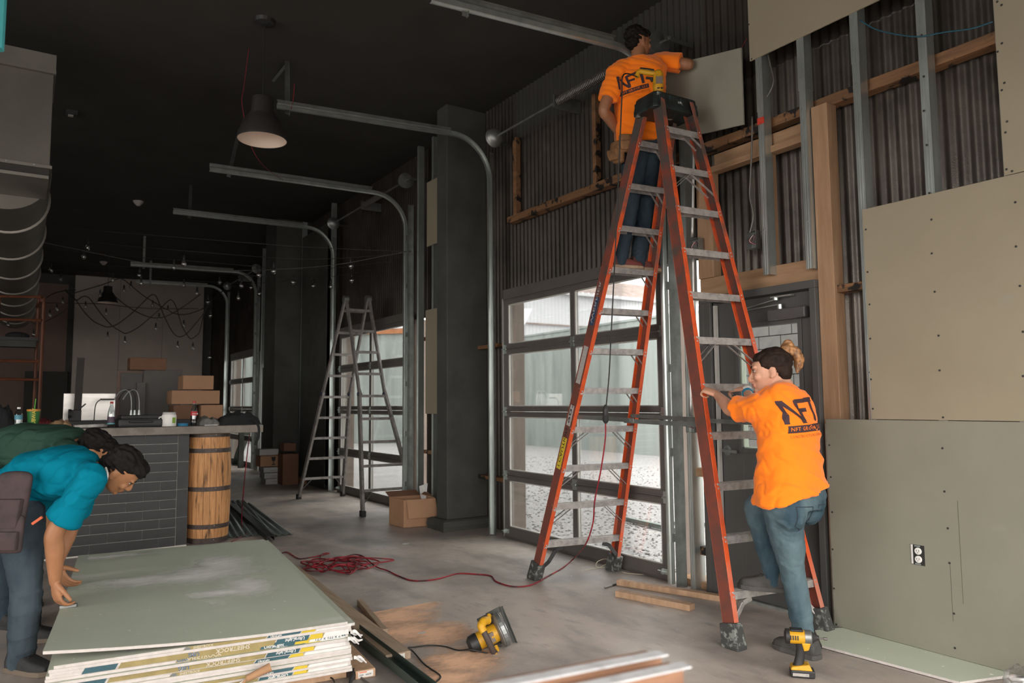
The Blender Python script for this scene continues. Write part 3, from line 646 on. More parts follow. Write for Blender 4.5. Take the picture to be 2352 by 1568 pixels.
for i in range(64):                                                # the heap of loops
    a = i*.62+rnd.uniform(-.2, .2); rr_ = .09+.19*rnd.random()+(.14 if i % 11 == 0 else 0); c_ = fl(775, 1306)
    lead.append(c_+V((rr_*1.35*math.cos(a)*rnd.uniform(.6, 1.05)+rnd.uniform(-.05, .05), rr_*1.1*math.sin(a)+rnd.uniform(-.05, .05), .010+.09*rnd.random()*max(0, 1-rr_*2.4))))
lead += [fl(735, 1288, .03), fl(740, 1272, .01), fl(755, 1271, .01), fl(700, 1282, pz), fl(682, 1281, pz), fl(660, 1268, pz), fl(640, 1271, pz), fl(615, 1270, pz), fl(600, 1256, pz), fl(575, 1254, pz), fl(540, 1246, pz), fl(532, 1243, pz), fl(555, 1232, pz), fl(566, 1222, pz), fl(556, 1205, .02), fl(556, 1170, .2)]
top = fl(556, 1205); lead += [at(560, 1120, 7.9), at(568, 1040, 7.95), at(574, 995, 8.0)]
tag(B().tube(cr(lead, 5), .0055, 6).build('extension_lead', M_rcord, smooth=1), 'red extension lead coiled in a loose heap on the floor and running to the ladder', 'cord')

# ---------------------------------------------------------------- aluminium folding ladder
la = thing('folding_ladder', 'scuffed aluminium folding ladder standing open before the second glazed door', 'ladder', (3.7, 9.5, 0))
M_oalu = pm('oxidised_aluminium', (.32, .295, .28), .5, .5, scale=14, col2=(.17, .155, .15), mix=(.4, .7), detail=8)
yA, yB, yT = 10.5, 8.45, 9.42
def onz(px, py, f, yb): return onp(px, py, 1, yT+(yb-yT)*f)
RA = {}
for k, yb, tp, kn, ft in (('A1', yA, (792, 690), (741, 905), (686, 1146)), ('A2', yA, (843, 690), (803, 905), (787, 1139)), ('B1', yB, (796, 690), (826, 905), (833, 1186)), ('B2', yB, (848, 690), (884, 905), (945, 1165))):
    T = onp(*tp, 1, yT); F = fl(*ft) if k != 'B2' else V((fl(833, 1186).x+.70, fl(833, 1186).y-.03, 0)); f = .48
    K = onp(kn[0], kn[1], 1, T.lerp(F, f).y); RA[k] = (T, K, F)
def rp(k, z):
    T, K, F = RA[k]
    return K.lerp(T, (z-K.z)/(T.z-K.z)) if z > K.z else F.lerp(K, z/K.z)
for k in RA:
    T, K, F = RA[k]; B().bar(K+(K-T)*.02, T, .065, .026, (0, 1, 0)).build('inner_rail', M_oalu, la, bevel=.004)
    B().bar(F+V((0, 0, .03)), K+(T-K)*.03, .078, .032, (0, 1, 0)).build('outer_rail', M_oalu, la, bevel=.004)
    B().box(F+V((0, 0, .035)), (.055, .09, .07)).build('foot', M_rubber, la, bevel=.006)
    B().lathe([(.02, -.03), (.028, -.02), (.028, .02), (.02, .03)], K, (1, 0, 0), 10).build('lock_knob', pm('blue_knob', (.02, .025, .05), .5), la)
    B().lathe([(.05, -.02), (.05, .02)], T+V((0, 0, .02)), (1, 0, 0), 14).build('hinge', M_galvd, la)
for l, r_ in (('A1', 'A2'), ('B1', 'B2')):
    for i in range(9):
        z = .29+i*(RA[l][0].z-.42)/8
        a, b = rp(l, z), rp(r_, z); q = B(); q.bar(a, b, .034, .03, (0, 1, 0)); q.bar(a+V((0, 0, .016)), b+V((0, 0, .016)), .04, .006, (0, 1, 0)); q.build('rung', M_oalu, la, bevel=.003)
    q = B(); a, b = rp(l, .27), rp(r_, .27)
    q.bar(a.lerp(b, .2), rp(l, .12), .02, .004, (0, 1, 0)); q.bar(a.lerp(b, .8), rp(r_, .12), .02, .004, (0, 1, 0)); q.build('rung_brace', M_oalu, la)

# ---------------------------------------------------------------- stack of boards on the floor
SU, SV = V((math.cos(R(-6)), math.sin(R(-6)), 0)), V((-math.sin(R(-6)), math.cos(R(-6)), 0)); SFR = V((1.335, 3.43, 0))
M_gold = pm('gold_end_tape', (.27, .21, .085), .6, var=.2, scale=14); M_teal = pm('teal_end_tape', (.03, .085, .105), .6, var=.15, scale=14); M_wpap = pm('torn_white_paper', (.62, .60, .58), .8, var=.1, scale=30)
M_cream = pm('cream_print', (.55, .50, .40), .6)
ords = 'top second third fourth fifth sixth seventh eighth ninth tenth eleventh twelfth thirteenth fourteenth fifteenth sixteenth seventeenth eighteenth'.split()
NB = 18; ZB = .088; TH = .0127
def sp(a, b, z): return SFR - SU*a + SV*b + V((0, 0, z))            # a: leftwards along the front, b: away
for i in range(NB):                                                # i = 0 lowest
    z0 = ZB+TH*i+.0003*i; k = NB-1-i; da = rnd.uniform(-.012, .012); db = rnd.uniform(-.006, .012)
    if k == 1: da = -.02; db = .0
    if k == 0: da = .018; db = -.015
    w_, l_ = 1.219, 2.438
    lab = ('top green gypsum board of the floor stack, dusted white, its corner being lifted' if k == 0 else '%s green gypsum board %sthe floor stack' % (('lowest', 'of ') if i == 0 else (ords[k], 'from the top of ')))
    nx, ny = 14, 2; vs = []; lift = (lambda a, b: .055*max(0, (a-.35)/.87)**1.6*max(0, 1-b/1.3)**1.3) if k == 0 else (lambda a, b: .0)
    def slab(a0, a1, b0, b1, za, zb, nb=12):
        m_ = B(); A = []
        for jb in range(nb+1):
            b_ = b0+(b1-b0)*jb/nb; ring = []
            for ja in range(11): a_ = a0+(a1-a0)*ja/10; ring.append(sp(a_+da, b_+db, za+lift(a_, b_)))
            for ja in range(10, -1, -1): a_ = a0+(a1-a0)*ja/10; ring.append(sp(a_+da, b_+db, zb+lift(a_, b_)))
            A.append(ring)
        return m_.loft(A)
    nb = 12 if k == 0 else 1
    o = slab(.001, w_-.001, 0, l_, z0+.0006, z0+TH-.0006, nb).build('gypsum_board', M_core); tag(o, lab, 'gypsum board', 'green gypsum boards stacked on the floor')
    slab(0, w_, .0015, l_-.001, z0+TH-.0006, z0+TH, nb).build('face_paper', M_ggreen, o); slab(0, w_, .0015, l_-.001, z0, z0+.0006, nb).build('back_paper', M_brn, o)
    B().bar(sp(da, db+.002, z0+TH/2), sp(da, db+l_, z0+TH/2), .0008, TH, SU).build('edge_paper', M_ggreen, o)
    if k in (1, 3, 5, 7, 9, 4, 13, 15):                    # printed end tape over two boards, torn in places
        h = TH*(1.0 if k % 4 == 1 else 1.75); zt = z0+TH/2-(h-TH)/2; a = .02; up = 1 if k % 4 != 3 else -1
        def strip(a0, a1, m, nm='end_tape', hh=h, e=.0012, p=None):
            s_ = .012*(1 if m is not M_wpap else 0)
            P = [sp(a0+da, db-e, zt-hh/2), sp(a1+da, db-e, zt-hh/2), sp(a1+da-s_, db-e, zt+hh/2), sp(a0+da-s_, db-e, zt+hh/2)]
            return B().prism(P, SV*.0015).build(nm, m, p or o)
        off = rnd.uniform(-.08, .08); g0 = .38+off
        tp = strip(g0, g0+.34, M_gold); strip(g0-.15, g0-.005, M_teal, p=o); strip(g0-.22, g0-.155, M_yel, p=o); strip(.015, g0-.22, M_wpap, p=o)
        if k in (3, 7, 11): strip(g0+.345, g0+.62, M_gold, p=o); strip(g0+.63, g0+.75, M_teal, p=o)
        ts = h*1.15
        ux = SU if up > 0 else -SU; uz = V((0, 0, 1)) if up > 0 else V((0, 0, -1))
        def wr_(s, a_, m, sz=1., sh=.0):
            text(s, sp(a_+da, db-.0014, zt-ts*.34*up*1.), ux, uz, ts*sz, m, tp, 'tape_lettering', shear=sh)
        wr_('SHEETROCK', g0+.30 if up > 0 else g0+.10, M_cream, 1, .15); wr_('UltraLight', g0-.02 if up > 0 else g0-.14, M_white, .85, .2)
        wr_('USG', g0+.335 if up > 0 else g0+.31, M_blue, .9)
        if k == 4: wr_('12.7 x 122 x 2.44', .16, M_teal, .8)
    if k in (4, 6, 13):                                             # torn paper at the corner nearest the offcut
        q = B(); n = 8
        for t in range(3):
            ring = []
            p0 = sp(da+.0+rnd.uniform(0, .05), db-.004, z0+TH*.6); pr = []
            for s_ in range(n+1):
                f = s_/n; c_ = p0+SU*(.02+.05*f)+V((0, 0, .008*math.sin(f*5+t)-.02*f*f))-SV*(.012*math.sin(f*3+t)); pr.append(c_)
            wv = V((0, 0, 1)); q.add([p+wv*.008*(1-i_/n*.6) for i_, p in enumerate(pr)]+[p-wv*.008*(1-i_/n*.5) for i_, p in enumerate(pr)], [(i_, i_+1, n+2+i_, n+1+i_) for i_ in range(n)])
        tp_ = q.build('torn_paper', M_wpap, o); sm = tp_.modifiers.new('thickness', 'SOLIDIFY'); sm.thickness = .0006
# bearers under the stack and the timbers about it
def timber(name, lab, cat, p0, p1, wd, ht, m, grp=None, bev=.003):
    p0, p1 = V(p0), V(p1); o = B().bar(p0, p1, wd, ht, (p1-p0).cross(V((0, 0, 1)))).build(name, m, bevel=bev); return tag(o, lab, cat, grp)
M_pine_s = wood('stack_timber', (.50, .32, .20), (.36, .22, .13), st=(9, 9, 1.2)); M_ttim = wood('trodden_timber', (.42, .31, .215), (.27, .19, .13), st=(14, 1.2, 10), rough=.75)
over(M_ttim, (.33, .26, .20), 2, .55, .75, detail=8)
M_lbl = pm('white_paper_label', (.62, .60, .57), .7, var=.05)
def endlabel(o, c, xd, yd, s=1.):
    xd = V(xd).normalized(); yd = V(yd).normalized(); n = xd.cross(yd); q = B(); q.hexa([V(c)+xd*a*s+yd*b*s+n*e for e in (.0005, .0012) for a, b in ((-.034, -.013), (.034, -.013), (.034, .013), (-.034, .013))])
    l_ = q.build('end_label', M_lbl, o)
    b_ = B()
    for i in range(9): b_.hexa([V(c)+xd*(a-.012+.0045*i)*s+yd*b*s+n*e for e in (.001, .0016) for a, b in ((-.001, -.006), (.001, -.006), (.001, .005), (-.001, .005))])
    b_.build('bar_code', M_dark, l_) if False else None
    q = B(); q.hexa([V(c)+xd*a*s+yd*b*s+n*e for e in (.001, .0016) for a, b in ((-.03, .007), (.005, .007), (.005, .011), (-.03, .011))]); q.build('label_stripe', pm('orange_stripe', (.6, .12, .04), .6), l_)
    text('2X4', V(c)-xd*.030*s-yd*.006*s, xd, yd, .011*s, M_dark, l_, 'label_lettering', .0018); text('16039', V(c)-xd*.002*s-yd*.006*s, xd, yd, .011*s, M_dark, l_, 'label_lettering', .0018)
b1_ = timber('timber_bearer', 'short pine bearer under the near edge of the board stack', 'timber', sp(1.3, .22, .044), sp(-.03, .22, .044), .089, .087, M_pine_s)
timber('timber_bearer', 'pine bearer under the far end of the board stack, hidden in its shade', 'timber', sp(1.25, 2.0, .044), sp(.03, 2.0, .044), .089, .087, M_pine_s)
ob = timber('timber_offcut', 'pine offcut with a white end label beside the near corner of the stack', 'timber', fl(840, 1547, .02), fl(800, 1490, .02)+V((0, .28, 0)), .10, .04, M_pine_s)
q0 = V(fl(840, 1547, .02)); dd = (V(fl(800, 1490, .02)+V((0, .28, 0)))-q0).normalized(); endlabel(ob, q0, dd.cross(V((0, 0, 1))), (0, 0, 1), 1.1)
timber('timber_offcut', 'upright pine block standing between the offcut and the board stack', 'timber', sp(-.05, .30, 0), sp(-.05, .30, .13), .075, .038, M_pine_s)
a, b = fl(915, 1508, .02), fl(664, 1306, .02); lt = timber('long_timber', 'long trodden timber lying on the floor along the board stack, white end label', 'timber', a, b, .14, .04, M_ttim); d = (b-a).normalized(); endlabel(lt, a, d.cross(V((0, 0, 1))), (0, 0, 1), 1.05)
a, b = fl(884, 1452, .02), fl(826, 1382, .02); timber('timber_strip', 'thin grey timber strip lying in the sawdust beside the long timber', 'timber', a, b, .035, .038, M_ttim)
M_gst = pm('dark_green_steel', (.045, .06, .05), .45, .3, var=.15)
a, b = fl(985, 1590, .025), fl(812, 1452, .025); d = (b-a).normalized(); sd = d.cross(V((0, 0, 1))); q = B(); q.bar(a, b, .075, .004, sd); q.bar(a+sd*.036+V((0, 0, .02)), b+sd*.036+V((0, 0, .02)), .003, .04, sd); q.bar(a-sd*.036+V((0, 0, .02)), b-sd*.036+V((0, 0, .02)), .003, .04, sd)
tag(q.build('steel_channel', M_gst), 'dark green steel channel on the floor between the stack and the long timber', 'steel channel')
timber('pine_batten', 'longer pine batten on the floor reaching behind the ladder foot', 'timber', fl(1420, 1336, .02), fl(1690, 1378, .02), .06, .038, M_pine_s)
timber('pine_batten', 'shorter pine batten on the floor in front of the longer one', 'timber', fl(1419, 1361, .02), fl(1590, 1394, .02), .07, .04, M_pine_s)
q = thing('marker_pen', 'small dark marker pen lying on the floor by the pine battens', 'pen', fl(1415, 1345)[:]); a, b = fl(1389, 1349, .007), fl(1415, 1341, .007)
B().tube([a, b], .006, 8).build('barrel', M_galvd, q); B().tube([b.lerp(a, .35), b+(b-a)*.05], .0075, 8).build('cap', M_blackp, q)
tag(B().tube(cr([fl(1343, 1309, .005), fl(1375, 1303, .005), fl(1398, 1290, .03), fl(1390, 1283, .05), fl(1372, 1290, .05), fl(1372, 1302, .02), fl(1410, 1303, .005), fl(1440, 1316, .004), fl(1520, 1319, .004), fl(1530, 1316, .03), fl(1527, 1331, .004)], 8), .003, 6).build('white_string', pm('cream_string', (.45, .40, .30), .8)), 'cream string looped on the floor under the nearest glazed door', 'string')
def scrap(px, py, s, lab):
    c_ = fl(px, py, .003); q = B(); n = 9; pts = []
    for i in range(n): a_ = 2*math.pi*i/n; r__ = s*rnd.uniform(.5, 1.2); pts.append(c_+V((r__*math.cos(a_), r__*.6*math.sin(a_), .004*rnd.random())))
    q.prism(pts, (0, 0, .001)); tag(q.build('paper_scrap', M_wpap), lab, 'scrap')
scrap(930, 1249, .05, 'small pale scrap of paper on the floor beyond the red lead'); scrap(968, 1454, .028, 'white paper scrap in the sawdust left of the circular saw')
scrap(2000, 1462, .02, 'tiny paper scrap on the floor at the foot of the gypsum wall')
# green strips of board lying along the wall
q = B(); P = [fl(1872, 1452, .004), fl(1888, 1487, .004), fl(2205, 1572, .004), fl(2345, 1552, .004), fl(1935, 1446, .004)]
o = q.prism(P, (0, 0, .012)).build('board_offcut', M_core); tag(o, 'green gypsum offcut lying on the floor along the wall boards', 'gypsum board')
B().prism([p+V((0, 0, .0122)) for p in P], (0, 0, .0005)).build('face_paper', M_ggreen, o)
# sawdust
M_sd = bpy.data.materials.new('sawdust'); M_sd.use_nodes = True; nt = M_sd.node_tree; N = nt.nodes; L = nt.links; p_ = N['Principled BSDF']; p_.inputs['Base Color'].default_value = (.95, .58, .37, 1); p_.inputs['Roughness'].default_value = .95
vc = N.new('ShaderNodeVertexColor'); vc.layer_name = 'thin'; tc = N.new('ShaderNodeTexCoord'); mp = N.new('ShaderNodeMapping'); mp.inputs['Scale'].default_value = (1, 2.2, 1); mp.inputs['Rotation'].default_value = (0, 0, R(33)); nz = N.new('ShaderNodeTexNoise'); nz.inputs['Scale'].default_value = 7; nz.inputs['Detail'].default_value = 14; nz.inputs['Roughness'].default_value = .8
L.new(tc.outputs['Object'], mp.inputs[0]); L.new(mp.outputs[0], nz.inputs[0]); ad = N.new('ShaderNodeMath'); ad.operation = 'ADD'; L.new(vc.outputs['Color'], ad.inputs[0]); L.new(nz.outputs[0], ad.inputs[1])
mr = N.new('ShaderNodeMapRange'); mr.name = 'thinness'; mr.inputs[1].default_value = .82; mr.inputs[2].default_value = 1.3; mr.inputs[4].default_value = .95; L.new(ad.outputs[0], mr.inputs[0]); L.new(mr.outputs[0], p_.inputs['Alpha'])
def dust(blobs, lab):
    x0, x1, y0, y1 = 1.2, 2.5, 3.0, 4.6; nx, ny = 60, 70; vs = []; col = []
    for j in range(ny+1):
        for i in range(nx+1):
            x = x0+(x1-x0)*i/nx; y = y0+(y1-y0)*j/ny; v = 0
            for (c_, s_) in blobs: v = max(v, 1-((V((x, y, 0))-c_).length/s_)**1.3)
            vs.append((x, y, .0025+.004*max(0, v)*noise.noise(V((x*9, y*9, 0))))); col.append(max(0, v)*.85)
    fs = [(j*(nx+1)+i, j*(nx+1)+i+1, (j+1)*(nx+1)+i+1, (j+1)*(nx+1)+i) for j in range(ny) for i in range(nx)]
    fs = [f for f in fs if max(col[q] for q in f) > .02]
    me = bpy.data.meshes.new('sawdust'); me.from_pydata(vs, [], fs); ca_ = me.color_attributes.new('thin', 'FLOAT_COLOR', 'POINT')
    for i, c_ in enumerate(col): ca_.data[i].color = (c_, c_, c_, 1)
    me.materials.append(M_sd); o = bpy.data.objects.new('sawdust', me); C.objects.link(o); o['label'] = lab; o['category'] = 'sawdust'; o['kind'] = 'stuff'
dust([(fl(915, 1415), .42), (fl(1000, 1455), .40), (fl(1060, 1520), .36), (fl(760, 1345), .34), (fl(870, 1400), .35), (fl(950, 1390), .3), (fl(1030, 1560), .3), (fl(940, 1450), .4)], 'orange sawdust scattered over the floor left of the circular saw')
M_pd = M_sd.copy(); M_pd.name = 'plaster_dust'; M_pd.node_tree.nodes['thinness'].inputs[1].default_value = .80; M_pd.node_tree.nodes['thinness'].inputs[2].default_value = 1.5; M_pd.node_tree.nodes['Principled BSDF'].inputs['Base Color'].default_value = (.92, .91, .88, 1)
def pdust(blobs, lab, z):
    nx, ny = 60, 60; vs = []; col = []
    for j in range(ny+1):
        for i in range(nx+1):
            p = sp(1.16*i/nx+.02, 2.35*j/ny+.03, z); v = 0
            for (c_, sa_, sb_) in blobs: e = p-c_; v = max(v, 1-(((e.dot(SU)/sa_)**2+(e.dot(SV)/sb_)**2)**.65))
            vs.append(p); col.append(max(0, v)*.95)
    fs = [(j*(nx+1)+i, j*(nx+1)+i+1, (j+1)*(nx+1)+i+1, (j+1)*(nx+1)+i) for j in range(ny) for i in range(nx)]; fs = [f for f in fs if max(col[q] for q in f) > .02]
    me = bpy.data.meshes.new('plaster_dust'); me.from_pydata(vs, [], fs); ca_ = me.color_attributes.new('thin', 'FLOAT_COLOR', 'POINT')
    for i, c_ in enumerate(col): ca_.data[i].color = (c_, c_, c_, 1)
    me.materials.append(M_pd); o = bpy.data.objects.new('plaster_dust', me); C.objects.link(o); o['label'] = lab; o['category'] = 'dust'; o['kind'] = 'stuff'
zt_ = ZB+TH*NB+.0003*NB+.002
pdust([(fl(480, 1315, zt_), .45, .42), (fl(430, 1325, zt_), .75, .24), (fl(510, 1295, zt_), .3, .5), (fl(330, 1330, zt_), .55, .16), (fl(250, 1278, zt_), .5, .12), (fl(510, 1360, zt_), .35, .16), (fl(570, 1345, zt_), .22, .4), (fl(360, 1400, zt_), .5, .2)], 'white plaster dust smeared over the top green board', zt_)
# ---------------------------------------------------------------- circular saw
saw = thing('circular_saw', 'yellow and black circular saw tipped on its side on the sawdusty floor', 'power tool', fl(1130, 1490)[:])
SO = fl(1138, 1488)+V((0, 0, .085)); rh = V((_r2.x, _r2.y, 0)).normalized(); fh = V((_f.x, _f.y, 0)).normalized()
sa = (rh*-.86 - V((0, 0, 1))*.36 - fh*.22).normalized(); sb = V((0, 0, 1)); sb = (sb - sa*sb.dot(sa) + rh*-.10).normalized(); sb = (sb-sa*sb.dot(sa)).normalized(); sc_ = sa.cross(sb)
if sc_.dot(fh) > 0: sc_ = -sc_
S = lambda a_, b_, c_: SO + sa*a_ + sb*b_ + sc_*c_                  # a: along the motor, b: cutting direction, c: from the shoe to the handle
SR = Matrix((sa, sb, sc_)).transposed()
if SR.determinant() < 0: SR = Matrix((sa, -sb, sc_)).transposed()
M_sg = pm('grey_cast_guard', (.22, .21, .20), .45, .5, var=.15, scale=20)
q = B(); q.lathe([(.085, -.055), (.09, -.05), (.09, -.018), (.075, -.01), (.05, -.006)], S(0, .0, .0), sa, 28); q.build('blade_guard', M_sg, saw, smooth=40)
q = B(); q.lathe([(.092, -.05), (.097, -.047), (.097, -.027), (.092, -.022)], S(0, 0, 0), sa, 28); q.build('guard_rim', M_galvd, saw)
B().lathe([(.083, -.059), (.083, -.0575)], S(0, 0, -.012), sa, 32).build('saw_blade', M_galv, saw)
B().lathe([(.05, -.01), (.052, .03), (.047, .06), (.047, .11)], S(0, 0, .005), sa, 20).build('motor_housing', M_ty, saw, smooth=40)
B().lathe([(.0485, .105), (.05, .11), (.047, .15), (.03, .165)], S(0, 0, .005), sa, 20).build('motor_cap', M_blackp, saw, smooth=40)
B().box(S(.045, .0, .05), (.055, .055, .012), SR).build('rating_plate', M_brnwood, saw, bevel=.003)
q = B(); q.tube(cr([S(.055, .09, .045), S(.065, .08, .085), S(.062, .02, .10), S(.058, -.05, .092), S(.05, -.075, .06)], 5), .017, 10); q.build('handle', pm('brown_grip', (.06, .043, .036), .6), saw, smooth=40)
q = B(); q.tube(cr([S(.015, .085, .03), S(.04, .10, .055), S(.065, .09, .08), S(.064, .06, .097)], 5), [.022]*5+[.024]*6+[.021]*5, 10); q.build('handle_top', M_ty, saw, smooth=40)
q = B(); q.tube(cr([S(.058, -.045, .094), S(.05, -.085, .075), S(.035, -.09, .045), S(.03, -.06, .02)], 5), .013, 8); q.build('handle_guard', M_ty, saw, smooth=40)
B().tube(cr([S(-.005, .09, -.01), S(-.0, .10, .01), S(.01, .088, .03)], 4), .012, 8).build('front_knob', M_ty, saw)
q = B(); q.box(S(.02, -.03, -.067), (.08, .24, .004), SR); q.box(S(-.085, -.03, -.067), (.022, .24, .004), SR); q.box(S(-.04, .08, -.067), (.09, .03, .004), SR); q.box(S(-.04, -.14, -.067), (.09, .03, .004), SR); q.box(S(.06, -.03, -.062), (.004, .24, .014), SR); q.box(S(-.096, -.03, -.062), (.004, .24, .014), SR); q.build('shoe_plate', M_dkwall, saw)
q = B(); q.bar(S(.04, .06, -.065), S(.03, .03, .0), .012, .004, sb); q.bar(S(.04, -.11, -.065), S(.0, -.08, .0), .012, .004, sb); q.bar(S(-.05, -.12, -.065), S(-.04, -.06, -.03), .01, .004, sb); q.build('depth_bracket', M_galvd, saw)
s0 = S(.05, -.095, .06)
pth = [s0, fl(1085, 1492, .03), fl(1052, 1493, .006), fl(1020, 1484, .006), fl(985, 1482, .006), fl(950, 1486, .012), fl(938, 1487, .03), fl(950, 1497, .012), fl(975, 1525, .006), fl(1008, 1548, .006), fl(1010, 1558, .006), fl(1000, 1568, .006), fl(985, 1600, .006)]
tag(B().tube(cr(pth, 7), .0042, 7).build('power_cord', M_bcord, smooth=1), 'black saw cord running from the circular saw over the floor to the long timber', 'cord')
# ---------------------------------------------------------------- impact driver
imp = thing('impact_driver', 'yellow and black impact driver standing on its battery by the work shoe', 'power tool', fl(1842, 1556)[:])
IO = fl(1843, 1553); ix = rh*.97+fh*-.25; ix.normalize(); iy = V((0, 0, 1)).cross(ix); IR = Matrix((ix, iy, V((0, 0, 1)))).transposed()
I = lambda a_, b_, c_: IO + ix*a_ + iy*b_ + V((0, 0, c_))
B().box(I(.0, 0, .02), (.112, .07, .038), IR).build('battery_pack', M_blackp, imp, bevel=.008)
q = B(); q.hexa([I(-.056, -.034, .037), I(.045, -.034, .037), I(.045, .034, .037), I(-.056, .034, .037), I(-.05, -.03, .052), I(.03, -.03, .066), I(.03, .03, .066), I(-.05, .03, .052)]); q.build('battery_collar', M_ty, imp, bevel=.004)
B().box(I(-.01, -.0355, .018), (.074, .001, .014), IR).build('battery_label', M_greyl, imp)
rg = []
for c_, cx, rx, ry in ((.045, -.018, .03, .026), (.065, -.014, .024, .022), (.10, -.006, .022, .02), (.135, .0, .024, .02), (.16, .0, .03, .024)):
    rg.append([I(cx+rx*math.cos(2*math.pi*i/14), ry*math.sin(2*math.pi*i/14), c_) for i in range(14)])
B().loft(rg).build('grip', M_blackp, imp, smooth=50)
B().lathe([(.012, -.068), (.03, -.062), (.034, -.045), (.034, .022)], I(-.005, 0, .188), ix, 18).build('motor_housing', M_ty, imp, smooth=40)
B().lathe([(.02, -.072), (.036, -.066), (.0365, -.048)], I(-.005, 0, .188), ix, 18).build('rear_bumper', M_blackp, imp, smooth=40)
B().box(I(-.02, 0, .221), (.06, .05, .010), IR).build('top_bumper', M_blackp, imp, bevel=.004)
B().lathe([(.034, .02), (.034, .05), (.026, .058)], I(-.005, 0, .188), ix, 18).build('gear_case', M_galvd, imp, smooth=40)
B().lathe([(.03, .056), (.02, .068), (.012, .082), (.010, .088)], I(-.005, 0, .188), ix, 16).build('nose', M_blackp, imp, smooth=40)
B().lathe([(.004, .086), (.004, .108), (.007, .109), (.007, .125)], I(-.005, 0, .186), ix, 10).build('driver_bit', M_dalu, imp)
q = B(); q.hexa([I(.01, -.022, .125), I(.032, -.022, .13), I(.032, .022, .13), I(.01, .022, .125), I(.0, -.028, .165), I(.042, -.028, .165), I(.042, .028, .165), I(.0, .028, .165)]); q.build('trigger_guard', M_ty, imp, bevel=.004)
B().box(I(.034, 0, .14), (.012, .02, .026), IR).build('trigger', M_blackp, imp, bevel=.003)
q = B()
for i in range(4): q.box(I(-.05+.011*i, -.034, .19), (.005, .006, .02), IR)
q.build('vent_slot', M_blackp, imp)
# ---------------------------------------------------------------- trestle close to the camera, plastic bag
tr = thing('trestle', 'wooden trestle with two steel faced rails close to the camera', 'trestle', (1.0, .8, 0))
M_trw = wood('orange_trestle_wood', (.25, .125, .07), (.15, .075, .042), st=(2, 8, 8)); M_trm = pm('worn_steel_strip', (.50, .50, .51), .5, .1, scale=20, col2=(.34, .33, .33), mix=(.45, .7))
Zt = 1.18
for n_, (l_, r_) in enumerate((((1040, 1590), (1500, 1500)), ((1130, 1618), (1552, 1527)))):
    a, b = at(*l_, Zt-.20), at(*r_, Zt if n_ == 0 else Zt-.06); d = (b-a).normalized(); a = a-d*.25; up = V((0, 0, 1)); sd = d.cross(up).normalized()
    B().bar(a-up*.03, b-up*.03, .038, .06, sd).build('rail', M_trw, tr, bevel=.002)
    B().bar(a+sd*.006+up*.0015, b+sd*.010+up*.0015+d*.012, .024, .003, sd).build('steel_strip', M_trm, tr)
for (px, py) in ((1470, 1560), (1180, 1640)):
    p = at(px, py, Zt); p.z = .80; q = B(); q.bar(p, V((p.x+.06, p.y-.08, 0)), .04, .06, sd); q.bar(p, V((p.x-.06, p.y+.10, 0)), .04, .06, sd); q.build('leg', M_trw, tr)
M_bag = glass('clear_plastic_film', (.9, .9, .9), .16, .25)
def crumple(name, c_, r_, m, lab, cat, seed, sq=.6, parent=None):
    q = B().ell(c_, (r_, r_*.8, r_*sq), None, 22, 14); s_ = seed
    q.v = [tuple(V(p)+(V(p)-V(c_)).normalized()*r_*.30*noise.noise(V(p)*(3.2/r_)*.6+V((s_, 0, 0)))+(V(p)-V(c_)).normalized()*r_*.12*noise.noise(V(p)*(9/r_)*.6+V((0, s_, 0)))) for p in q.v]
    zz = min(p[2] for p in q.v); z0 = c_[2]-r_*sq
    q.v = [(p[0], p[1], max(p[2], z0)) for p in q.v]
    o = q.build(name, m, parent, smooth=1)
    return tag(o, lab, cat) if lab else o
crumple('plastic_bag', fl(2345, 1562, .06), .075, M_bag, 'crumpled clear plastic bag on the floor at the wall', 'bag', 3.1, .8)
# strap with a black handle and short rod in front of the stack
tag(B().tube(cr([fl(712, 1566, .005), fl(725, 1556, .012), fl(745, 1553, .012), fl(762, 1557, .012), fl(768, 1566, .005)], 6), .004, 6).build('cable_loop', M_bcord), 'black cable loop on the floor before the board stack', 'cable')
q = thing('rubber_mallet', 'black tool handle lying on the floor before the board stack', 'tool', fl(805, 1552)[:]); a, b = fl(802, 1575, .02), fl(812, 1543, .02)
B().tube(cr([a, a.lerp(b, .4), a.lerp(b, .75), b, b+(b-a)*.12], 3), [.007, .007, .008, .009, .011, .014, .017, .019, .021, .021, .02, .016, .006][:13], 10).build('handle', M_rubber, q, smooth=40)
tag(B().tube([fl(830, 1556, .006), fl(852, 1572, .006)], .005, 6).build('steel_rod', M_dalu), 'short dark rod on the floor right of the black tool handle', 'rod')
cb = B().tube(cr([sp(.60, -.03, .09), sp(.52, -.035, .12), sp(.44, -.04, .155)], 4), .006, 6).build('wrapping_cord', M_wpap)
tag(cb, 'torn strip of wrapping hanging off the front of the board stack', 'strip')
tq = thing('cardboard_sleeve', 'short brown cardboard sleeve stuck in the front of the board stack', 'sleeve', sp(.47, -.05, .14)[:])
a, b = sp(.47, -.045, .150), sp(.37, -.05, .185); M_kraft = pm('kraft_paper', (.34, .19, .10), .8, var=.1, scale=20); B().tube([a, b], [.014, .019], 12).build('sleeve', M_kraft, tq, smooth=40)
B().tube([a, sp(.53, -.06, .085)], [.006, .010], 8).build('sleeve_tail', M_kraft, tq)
